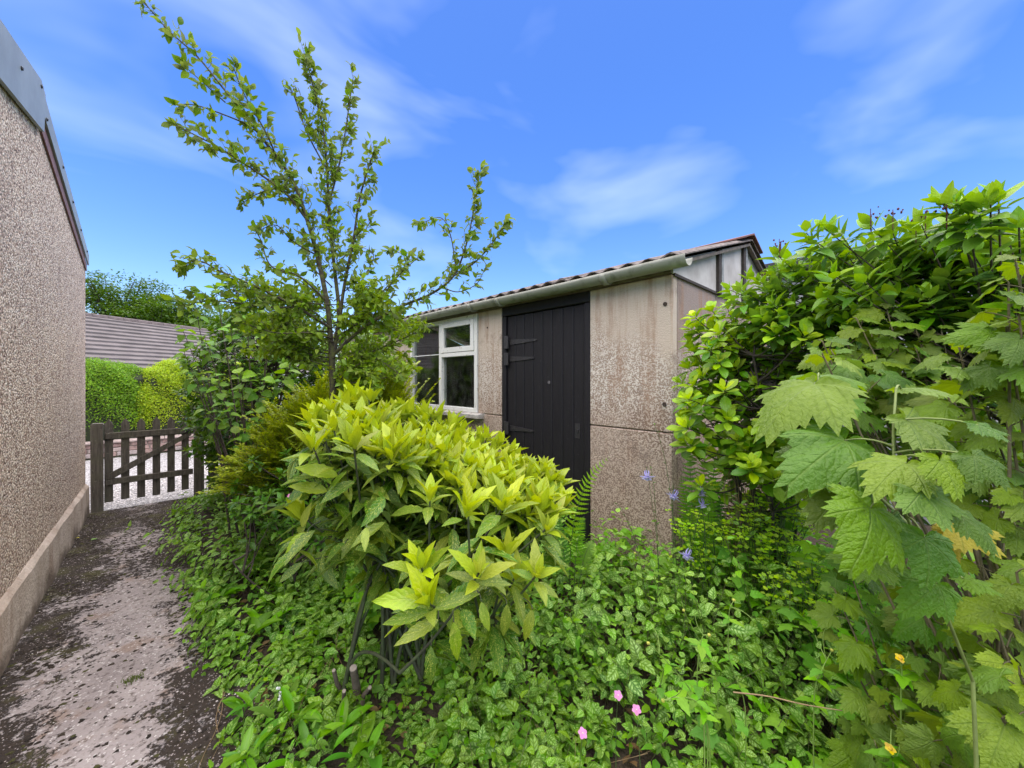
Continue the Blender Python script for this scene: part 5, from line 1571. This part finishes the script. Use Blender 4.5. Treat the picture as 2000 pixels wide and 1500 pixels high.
spurge('lime-green wood spurge clump in front of the dark gap under the laurel', b, poly_tips([(1425, 985), (1480, 955), (1560, 965), (1600, 1010), (1560, 1060), (1500, 1080), (1440, 1050)], 34, lambda x, y: 2.05 - (y - 1000) * .001 + random.uniform(-.1, .1), 13), 1.15)
b = W(1370, 1180, 2.1); b[2] = 0
spurge('wood spurge plant at the foot of the shed corner among violet columbines', b, poly_tips([(1310, 1000), (1400, 990), (1420, 1050), (1400, 1090), (1330, 1080)], 18, lambda x, y: 2.1 + random.uniform(-.1, .1), 14), 1.0)
b = W(1600, 1230, 1.75); b[2] = 0
spurge('shaded wood spurge low down in front of the currant bush', b, poly_tips([(1480, 1090), (1600, 1090), (1660, 1150), (1640, 1200), (1540, 1180)], 26, lambda x, y: 1.85 - (y - 1100) * .0015 + random.uniform(-.1, .1), 15), .95, 6)

# ------------------------------------------------------------------ flowers
VIO = leaf_material('violet_petal', (0.48, 0.43, 0.74), (0.70, 0.65, 0.90), vein_amt=0, kind='plain', rough=.6, trans=.35, var=.12, bump=0)
PNK = leaf_material('pink_petal', (0.72, 0.26, 0.55), (0.80, 0.34, 0.62), vein=(0.5, 0.1, 0.35), vein_amt=.3, rough=.6, trans=.35, var=.08, bump=0, kind='plain')
YEL = leaf_material('yellow_petal', (0.75, 0.50, 0.02), (0.80, 0.58, 0.03), vein_amt=0, kind='plain', rough=.5, trans=.3, var=.1, bump=0)
WHT = simple('pale_stamen', (0.75, 0.72, 0.55), .6, .1)
pet_l = leaf_tpl(pf_lance, 5, .42, .1, .15); pet_o = leaf_tpl(pf_obov, 5, .80, .05, .18)
def petals(name, c, axis, n, L_, open_deg, tpl, mat, parent, phase=0.0, tone=.5):
    a, b2 = perp(axis); V, Q, U = tpl
    for k in range(n):
        az = phase + 2 * math.pi * k / n
        rad = a * math.cos(az) + b2 * math.sin(az)
        e = RAD(open_deg + random.uniform(-6, 6))
        d = nrm(axis * math.cos(e) + rad * math.sin(e)); nz = axis * math.sin(e) - rad * math.cos(e)
        X = nrm(np.cross(d, nz)); Z = np.cross(X, d); R = np.stack([X, d, Z], -1) * L_
        me = np_mesh(name, V @ R.T + c, Q, True, luv=U, tone=np.full(len(V), tone))
        link(name, me, mat, parent, world=True)
stalks = []
def columbine(label, head, base, down=True):
    root = empty('columbine', base, label, 'flower', 'violet columbine flowers')
    st = Tubes(); h = np.asarray(head)
    st.add(smooth_path([base, base * .4 + h * .6 + rv(.03), h + UP * .03 + rv(.01), h], 6), .0016, .0011, 4); st.build('stalk', GSTEM, root)
    ax = nrm(np.array((-FWD[0] * .5, -FWD[1] * .5, -.55)) + rv(.25))
    petals('petal', h, ax, 5, .046, 76, pet_l, VIO, root, .3, .3)
    petals('inner_petal', h, ax, 5, .027, 30, pet_o, VIO, root, .9, .9)
    s2 = Tubes(); a, b2 = perp(ax)
    for k in range(5):
        az = k * 1.2566; r = a * math.cos(az) + b2 * math.sin(az)
        s2.add(bez(h + r * .004, h + r * .018 - ax * .014, h + r * .008 - ax * .032, 5), .0036, .0014, 5)
    s2.build('spurs', VIO, root)
    m = MB(); m.dome(h + ax * .012 - np.array(root.location), .005, 1, (1, 1, 1)); m.build('stamens', WHT, root)
for (x, y, d, bx, by, lab) in ((1264, 930, 2.05, 1285, 1120, 'violet columbine flower in front of the bare shed wall, highest of the five'), (1316, 968, 2.0, 1330, 1140, 'violet columbine flower at the corner edge of the shed, left of the paired blooms'),
                          (1370, 962, 2.0, 1345, 1140, 'upper flower of the two violet columbines standing close together by the fern'), (1372, 985, 1.98, 1345, 1150, 'lower flower of the two violet columbines standing close together by the fern'), (1342, 1084, 1.85, 1350, 1190, 'violet columbine flower nearest the ground cover below the spurge')):
    b = W(bx, by, d); b[2] = 0.02
    columbine(lab, W(x, y, d), b)
def cranesbill(label, head):
    h = np.asarray(head); b = h + np.array((random.uniform(-.05, .05), random.uniform(-.05, .05), 0)); b[2] = .02
    root = empty('cranesbill', b, label, 'flower', 'pink cranesbill flowers')
    st = Tubes(); st.add(bez(b, (b + h) / 2 + rv(.02), h, 6), .0014, .001, 4); st.build('stalk', GSTEM, root)
    ax = nrm(np.array((-FWD[0] * .6, -FWD[1] * .6, .75)) + rv(.15))
    petals('petal', h, ax, 5, .0155, 78, pet_o, PNK, root, random.uniform(0, 6), .4)
    m = MB(); m.dome(h + ax * .002 - np.array(root.location), .0022, 1); m.build('stamens', WHT, root)
for x, y, d, lab in ((1207, 1358, 1.22, 'pink cranesbill flower furthest from the camera of the three in the low leaves'), (1243, 1386, 1.18, 'pink cranesbill flower in the middle of the three, rightmost'), (1138, 1432, 1.10, 'pink cranesbill flower at the bottom, nearest and leftmost of the three in the low leaves'), (566, 968, 2.2, 'tiny pink cranesbill flower on the dark low shrub')):
    cranesbill(lab, W(x, y, d))
GEU_M = leaf_material('avens_leaf', (0.075, 0.20, 0.028), (0.15, 0.32, 0.035), vein=(0.2, 0.34, 0.08), vein_amt=.3, rough=.55, trans=.35, kind='palmate', var=.18, bump=.35)
tri_l = lobed_tpl(20, 2, ((0, 1.0), (62, .85), (-62, .85)), 24, teeth=12, tooth=.10, droop=.25, pleat=.03)
tri_k = leaf_tpl(lambda t: pf_ovate(t), 8, .5, .1, .3, teeth=1, tooth=.12)
def avens(label, pts, flower, n_leaf=3, group='wood avens stems'):
    P = [W(*p) for p in pts]; b = P[0].copy(); b[2] = 0.03
    root = empty('wood_avens', b, label, 'plant', group)
    path = smooth_path([b] + P, 6); st = Tubes(); st.add(path, .0024, .0011, 5)
    Lf = Leaves([tri_k, tri_k], GEU_M)
    for k in range(n_leaf):
        q = path[int(len(path) * (.35 + .5 * k / max(1, n_leaf)))]
        ph = random.uniform(0, 6)
        for h in range(3):
            az = ph + h * 2.1
            Lf.add(q, np.array((math.cos(az), math.sin(az), random.uniform(-.1, .35))), UP + rv(.25), random.uniform(.035, .06), random.random())
    for k in range(2):
        q = path[int(len(path) * .8)]; e = q + rv(.03) + UP * .05
        st.add(bez(q, (q + e) / 2 + rv(.01), e, 5), .0013, .0009, 4)
    m = MB(); h = P[-1]; m.dome(h - b, .006, 1, (1, 1, .9)); m.build('seed_head' if not flower else 'flower_centre', simple('avens_head', (0.42, 0.42, 0.06) if not flower else (0.55, 0.36, 0.02), .7, .2, 60), root)
    if flower: petals('petal', h, nrm(UP + np.array((-FWD[0], -FWD[1], 0)) * .6), 5, .013, 75, pet_o, YEL, root)
    Lf.emit(root, 40); st.build('stem', simple('avens_stem', (0.22, 0.34, 0.06), .6, .2, 30), root)
for lab, pts, fl in (('wood avens stem arching to a tiny orange head, leftmost of the avens', [(1380, 1420, 1.25), (1350, 1350, 1.25), (1300, 1290, 1.22), (1266, 1256, 1.2)], False),
                     ('wood avens stem with a forked top standing straight in the middle of the ground cover', [(1385, 1440, 1.22), (1362, 1340, 1.2), (1370, 1250, 1.18), (1385, 1240, 1.18)], False),
                     ('tall straight wood avens stem ending in a nodding yellowish head', [(1455, 1380, 1.3), (1425, 1290, 1.3), (1424, 1200, 1.28), (1433, 1172, 1.28)], False),
                     ('wood avens stem whose top hooks over to the left low down', [(1375, 1420, 1.12), (1360, 1370, 1.12), (1320, 1362, 1.1), (1295, 1368, 1.1)], False),
                     ('wood avens stem with an orange head further back toward the spurge', [(1400, 1330, 1.45), (1370, 1260, 1.45), (1335, 1192, 1.42)], False),
                     ('wood avens with an open yellow flower beside the currant leaves', [(1760, 1370, 1.0), (1762, 1320, 1.0), (1758, 1286, 1.0)], True),
                     ('wood avens with an open yellow flower at the very bottom', [(1745, 1500, .95), (1742, 1480, .95), (1738, 1462, .94)], True),
                     ('pale wood avens stem leaning right, next to the currant bush', [(1590, 1370, 1.2), (1605, 1310, 1.2), (1625, 1270, 1.2)], False),
                     ('wood avens stem with two side branches rising near the shed corner', [(1290, 1190, 1.9), (1275, 1120, 1.9), (1240, 1080, 1.9)], False)):
    avens(lab, pts, fl)

# ------------------------------------------------------------------ broad smooth leaf clumps (lily of the valley) along the path edge
LIL_M = leaf_material('lily_leaf', (0.055, 0.165, 0.022), (0.11, 0.25, 0.03), vein=(0.13, 0.26, 0.05), vein_amt=.2, rough=.38, trans=.3, kind='plain', var=.18, bump=.0)
lil_t = [leaf_tpl(pf_ell, 9, random.uniform(.22, .32), random.uniform(.2, .4), random.uniform(.15, .55), twist=random.uniform(-.4, .4), wave=.01, petiole=.04) for _ in range(6)]
def lily(label, base, n, L_, spread=1.0, flowers=None):
    root = empty('lily_of_the_valley', base, label, 'plant', 'broad-leaved lily clumps along the path edge')
    Lf = Leaves(lil_t, LIL_M)
    for k in range(n):
        az = random.uniform(0, 6.28); e = random.uniform(.5, 1.25)
        d = np.array((math.cos(az) * spread, math.sin(az) * spread, e))
        nz = np.array((-math.cos(az), -math.sin(az), .8)) + rv(.2)
        Lf.add(np.asarray(base) + np.array((random.uniform(-.04, .04), random.uniform(-.04, .04), .05)), d, nz, L_ * random.uniform(.75, 1.2), random.random())
    Lf.emit(root, 40)
    if flowers is not None:
        st = Tubes(); f = W(*flowers)
        st.add(bez(np.asarray(base) + UP * .05, f * .6 + np.asarray(base) * .4 + UP * .08, f, 6), .0014, .001, 4); st.build('flower_stalk', GSTEM, root)
        for k in range(5):
            m = MB(); m.dome(f - np.array(root.location) + np.array((random.uniform(-.008, .008), random.uniform(-.008, .008), .022 - .013 * k)), .0058, 1, (1, 1, 1.1)); m.build('bell', simple('white_bell', (0.8, 0.8, 0.74), .5, .05) if k == 0 else bpy.data.materials['white_bell'], root)
for x, y, L_, n, lab, fl in ((440, 1160, .16, 9, 'clump of broad smooth leaves on the path edge nearest the gate', None), (500, 1230, .17, 8, 'clump of broad smooth leaves halfway along the path edge, in variegated ground cover', None), (540, 1180, .15, 6, 'broad smooth leaves just left of the shaded laurel stems', None),
                       (560, 1400, .15, 8, 'broad smooth leaf clump with a spike of small white bells', (543, 1352, 1.55)), (650, 1440, .14, 7, 'broad smooth leaf clump at the bottom below the sawn stems', None), (720, 1470, .15, 5, 'two upright broad leaves right of the sawn laurel stubs', None), (470, 1380, .12, 6, 'small broad-leaved clump where path and bed meet at the bottom', None), (480, 1470, .12, 7, 'broad-leaved clump in the bottom corner of the bed beside the dry strands', None), (600, 1470, .12, 6, 'low broad-leaved clump at the bottom edge left of the laurel foot', None)):
    d = 1.36 / max(.2, (y - 740) / FPX)
    b = W(x, y, d); b[2] = .02
    lily(lab, b, n, L_, 1.0, fl)

# ------------------------------------------------------------------ ground cover: variegated dead-nettle carpet with other low leaves
def ground_cover():
    lam_t = [leaf_tpl(pf_ovate, 6, random.uniform(.62, .74), random.uniform(.08, .2), random.uniform(.15, .4), teeth=1, tooth=.09, twist=random.uniform(-.2, .2)) for _ in range(6)]
    lam_f = [leaf_tpl(pf_ovate, 4, random.uniform(.62, .74), random.uniform(.08, .2), random.uniform(.15, .4)) for _ in range(4)]
    LAM_M = leaf_material('dead_nettle_leaf', (0.050, 0.140, 0.020), (0.17, 0.30, 0.030), vein=(0.04, 0.15, 0.02), vein_amt=.5, rough=.42, trans=.28, nveins=5, var=.30, bump=.5, variegate=(0.38, 0.60, 0.15), spec=.5)
    OTH_M = leaf_material('ground_ivy_leaf', (0.050, 0.140, 0.020), (0.15, 0.29, 0.030), vein=(0.14, 0.26, 0.05), vein_amt=.3, rough=.5, trans=.32, nveins=5, var=.28, bump=.35)
    oth_t = [leaf_tpl(pf_ovate, 5, random.uniform(.45, .6), random.uniform(.08, .2), random.uniform(.15, .5), teeth=1, tooth=.10) for _ in range(5)]
    TRI_t = [lobed_tpl(18, 2, ((0, 1.0), (60, .85), (-60, .85), (115, .5), (-115, .5)), 22, teeth=13, tooth=.12, droop=random.uniform(.15, .4), pleat=.03) for _ in range(4)]
    lam, oth, tri = Leaves(lam_t, LAM_M), Leaves(oth_t, OTH_M), Leaves(TRI_t, GEU_M)
    st = Tubes()
    n = 0; tries = 0
    def height(x, y):
        return .15 + .08 * math.sin(x * 3.1 + y * 1.7) + .05 * math.sin(x * 7.3 - y * 5.1) + .13 * max(0, min(1, (x - 1.2)))
    while n < 5000 and tries < 60000:
        tries += 1
        x, y = random.uniform(.24, 3.3), random.uniform(-.9, 5.9)
        if x > 2.46 and y > 1.02: continue
        p = np.array((x, y, 0.0))
        px, py, d = project(p + UP * .1)
        if d < .75 or px < -100 or px > 2100 or py > 1640: continue
        edge = .34 + .05 * math.sin(y * 5) + .03 * math.sin(y * 13)
        if x < edge and random.random() < (.45 if y < 2.1 else .4): continue
        if y > 3.6 and random.random() < .5: continue
        # thinner under the laurel
        under = (x - 1.0) ** 2 / .30 + (y - 1.75) ** 2 / .22 < 1
        if under and random.random() < .1: continue
        n += 1
        h = max(.05, height(x, y) * random.choice((random.uniform(.5, 1.3), random.uniform(.7, 1.4), random.uniform(1.0, 2.1))))
        if under: h *= .6
        if x < .36: h *= .6
        lean = np.array((random.gauss(0, .35), random.gauss(0, .35), 1.0))
        if x < .45: lean[0] -= .8
        top = p + lean * h
        near = d < 2.0
        kind = random.random()
        mixv = math.sin(x * 2.3 + 1.0) + math.sin(y * 2.9 + x * 1.3) + (.9 if (x > 1.35 and y < .9) else 0)
        if mixv > (.15 if y < 1.2 else .75) and kind < .55 and x > .95:
            # long-stalked three- and five-lobed leaves
            for k in range(random.randint(2, 4)):
                q = top + np.array((random.gauss(0, .04), random.gauss(0, .04), random.uniform(-.04, .05)))
                az = random.uniform(0, 6.28)
                tri.add(q, np.array((math.cos(az), math.sin(az), -.15)), UP + rv(.25) + np.array((-FWD[0], -FWD[1], 0)) * .35, random.uniform(.032, .08), random.random())
            st.add(np.stack([p, (p + top) / 2 + rv(.01), top]), .0013, .001, 3)
            continue
        L_, ls = (lam, random.uniform(.040, .080)) if kind < .66 else (oth, random.uniform(.034, .062))
        ph = random.uniform(0, 6.28); nn = random.randint(3, 4)
        a, b2 = perp(nrm(lean))
        tn0 = random.uniform(.25, .9)
        for k in range(nn):
            q = top - lean * h * .75 * k / nn
            sz = ls * (.55 + .45 * min(1, k * .7)) * random.uniform(.85, 1.15)
            for hh in (0, 1):
                az = ph + k * 1.5708 + hh * math.pi
                rad = a * math.cos(az) + b2 * math.sin(az)
                d_ = rad + nrm(lean) * (.75 - .35 * k) + rv(.12)
                L_.add(q + rad * .008, d_, nrm(lean) + rv(.22) - rad * .1, sz, float(np.clip(tn0 * (1.1 - .25 * k), 0, 1)))
        if near: st.add(np.stack([p, (p + top) / 2 + rv(.012), top]), .0014, .001, 3)
    root = empty('ground_cover_plants', (1.4, 2.0, 0), 'carpet of variegated dead-nettle and other low leaves covering the whole bed', 'ground cover')
    for Lx, nm in ((lam, 'dead_nettle_leaves'), (oth, 'small_toothed_leaves'), (tri, 'lobed_leaves')):
        Lx.emit(root, 0, rest=nm)
    o = st.build('runner_stems', simple('runner_stem', (0.12, 0.13, 0.04), .7, .3, 30), root); tag(o, kind='stuff')
    root['kind'] = 'stuff'
ground_cover()

def litter():
    """dead leaves and thin dry stalks on the soil"""
    T = [leaf_tpl(pf_ovate, 4, .5, .25, random.uniform(-.3, .5), twist=random.uniform(-1, 1)) for _ in range(4)]
    m = leaf_material('dead_leaf', (0.13, 0.075, 0.03), (0.30, 0.19, 0.08), vein_amt=.2, rough=.8, trans=.15, kind='plain', var=.3, bump=.2)
    Lf = Leaves(T, m); st = Tubes()
    for k in range(1400):
        x, y = random.uniform(.3, 2.45), random.uniform(-.3, 4.5)
        Lf.add((x, y, random.uniform(0, .03)), np.array((random.gauss(0, 1), random.gauss(0, 1), random.gauss(0, .2))), UP + rv(.3), random.uniform(.03, .06), random.random())
    for k in range(240):
        x, y = random.uniform(.36, 2.2), random.uniform(-.2, 3.5)
        a = random.uniform(0, 6.28); l = random.uniform(.05, .16)
        b = np.array((x, y, random.uniform(.0, .05))); e = b + np.array((math.cos(a) * l, math.sin(a) * l, random.uniform(-.01, .14)))
        st.add(bez(b, (b + e) / 2 + rv(.03), e, 5), .0011, .0008, 3)
    root = empty('leaf_litter', (1.2, 2, 0), 'dead brown leaves and dry stalks on the soil under the plants', 'litter'); root['kind'] = 'stuff'
    Lf.emit(root, 0, rest='dead_leaves'); tag(st.build('dry_stalks', DRY, root), kind='stuff')
litter()

# dry strands hanging from the bed onto the path, straw under the laurel, the fallen cane, fallen leaves
def strand(name, label, cat, paths, r, mat, group=None):
    b = np.array(paths[0][0]).copy()
    root = empty(name, b, label, cat, group)
    for p in paths:
        st = Tubes(); st.add(smooth_path(p, 6), r, r * .6, 4); st.build('strand', mat, root)
g0 = lambda x, y, h: (lambda d: W(x, y, d))((EYE - h) / ((y - 740) / FPX))
strand('dry_root_strands', 'pale dry plant strands trailing from the bed over the mossy path', 'strands', [[g0(436, 1345, .12), g0(433, 1390, .05), g0(420, 1430, .036), g0(400, 1470, .036), g0(388, 1500, .036)], [g0(440, 1350, .1), g0(422, 1400, .04), g0(428, 1450, .036), g0(405, 1498, .036)],
       [g0(436, 1360, .08), g0(425, 1385, .05), g0(440, 1400, .04)], [g0(380, 1278, .05), g0(400, 1273, .05), g0(417, 1265, .08)]], .0014, DRY)
strand('dry_cane', 'brown dead cane lying across the low leaves near the currant', 'cane', [[W(1432, 1352, 1.22), W(1500, 1360, 1.20), W(1570, 1376, 1.17), W(1645, 1388, 1.14)]], .0028, DRY)
sb = W(1455, 1020, 2.25); sb[2] = 0.02
strand('dead_straw', 'tuft of dry brown straw hanging in the dark gap under the laurel', 'straw', [[sb + rv(.04) * np.array((1, 1, 0)), W(1440 + random.uniform(-30, 50), 960, 2.25 + random.uniform(-.1, .1)), W(1440 + random.uniform(-40, 60), 880 + random.uniform(-10, 50), 2.25)] for _ in range(38)], .0013, DRY)
def fallen(label, p, L_, az, col):
    V, Q, U = leaf_tpl(pf_ovate, 5, .6, .15, .3)
    root = empty('fallen_leaf', p, label, 'leaf', 'fallen leaves on the path')
    me = np_mesh('leaf', V * L_, Q, True, luv=U); m = simple(f'fallen_leaf_{int(col[0]*100)}_{int(L_*1000)}', col, .7, .2, 40, .1)
    o = link('blade', me, m, root); o.rotation_euler = (.1, .15, az); o.location = (0, 0, .008)
p = g0(155, 1052, .03); fallen('yellow fallen leaf lying by the plinth on the mossy path', p, .05, 1.2, (0.62, 0.58, 0.05))
p = g0(178, 1057, .03); fallen('narrow green fallen leaf beside the yellow one on the path', p, .06, -.9, (0.14, 0.26, 0.05))
tb = g0(262, 1328, .03)
rt = empty('moss_tuft', tb, 'small bright green tuft alone on the bare middle of the path', 'moss'); st = Tubes()
for k in range(60):
    b = tb + np.array((random.gauss(0, .018), random.gauss(0, .012), 0)); st.add(np.stack([b, b + UP * .01, b + UP * .014 + rv(.006)]), .0016, .0006, 3)
st.build('shoots', simple('bright_moss', (0.12, 0.16, 0.02), .9, .3, 80), rt)

# tall seedling stems by the shed corner
for (x0, y0, x1, y1, d, lab) in ((1325, 1010, 1278, 830, 2.2, 'thin upright green stem crossing the shed corner, tallest of its kind'), (1290, 1080, 1272, 915, 2.15, 'thin upright green stem in front of the lower shed wall panel'), (1265, 1110, 1205, 985, 2.1, 'thin leaning seedling with a pale tip against the lower shed wall')):
    b = W(x0, 1150, d); b[2] = .02; e = W(x1, y1, d)
    root = empty('seedling', b, lab, 'plant', 'seedlings by the shed corner'); st = Tubes(); pth_ = bez(b, W(x0 - 5, (y0 + y1) / 2, d), e, 14); st.add(pth_, .0025, .0012, 4); st.build('stem', GSTEM, root)
    Lf = Leaves([leaf_tpl(pf_lance, 3, .35, .1, .2)], LOW_M)
    for i in range(4, 14):
        for h in range(2):
            az = random.uniform(0, 6.28); Lf.add(pth_[i], np.array((math.cos(az), math.sin(az), .9)), UP + rv(.3), random.uniform(.014, .026), .6)
    Lf.emit(root, 0, rest='leaflets')

# ------------------------------------------------------------------ tall trees behind the bungalow
def big_tree(label, base, H, R, seed, tone):
    random.seed(seed)
    base = np.asarray(base, float)
    root = empty('broadleaf_tree', base, label, 'tree', 'trees behind the bungalow')
    st = Tubes(); P = []; Nn = []
    top = base + UP * H * .55
    st.add(bez(base, base + UP * H * .3 + rv(.2), top, 8), H * .035, H * .018, 8)
    for k in range(46):
        az = random.uniform(0, 6.28); el = random.uniform(-.15, 1.25)
        rr = R * random.uniform(.75, 1.0)
        e = base + UP * H * .58 + np.array((math.cos(az) * math.cos(el) * rr, math.sin(az) * math.cos(el) * rr, math.sin(el) * H * .42))
        s0 = base + UP * H * random.uniform(.25, .55)
        path = bez(s0, (s0 + e) / 2 + UP * H * .06 + rv(R * .08), e, 7); st.add(path, H * .010, H * .002, 5)
        for j in range(9):                       # flat leafy plates along the outer half of every limb
            c = path[random.randint(3, 6)] + rv(R * .10) * np.array((1, 1, .5))
            m = 60; rad = R * random.uniform(.10, .19)
            q = c + rng.normal(0, 1, (m, 3)) * np.array((rad, rad, rad * .28))
            P.append(q); Nn.append(np.tile(np.array((0, 0, 1.0)), (m, 1)))
    st.build('trunk', BARK, root)
    foliage_quads('crown', np.concatenate(P), np.concatenate(Nn), .20, tone, root, .55, jit=.5)
BT = leaf_material('broadleaf_tree_leaf', (0.022, 0.055, 0.015), (0.065, 0.12, 0.025), vein_amt=0, kind='plain', trans=.3, rough=.5, var=.35, bump=0)
p = W(235, 740, 30); big_tree('broad spreading tree rising over the left of the bungalow roof', (p[0], p[1], 0), 9.6, 4.0, 5, BT)
p = W(330, 740, 30); big_tree('lower rounded tree behind the middle of the bungalow roof', (p[0], p[1], 0), 7.9, 3.2, 9, BT)
p = W(120, 740, 34); big_tree('tree showing just past the garage corner', (p[0], p[1], 0), 7.5, 4.0, 12, BT)
p = W(470, 740, 31); big_tree('tree mostly hidden behind the evergreen shrub', (p[0], p[1], 0), 6.6, 3.2, 15, BT)
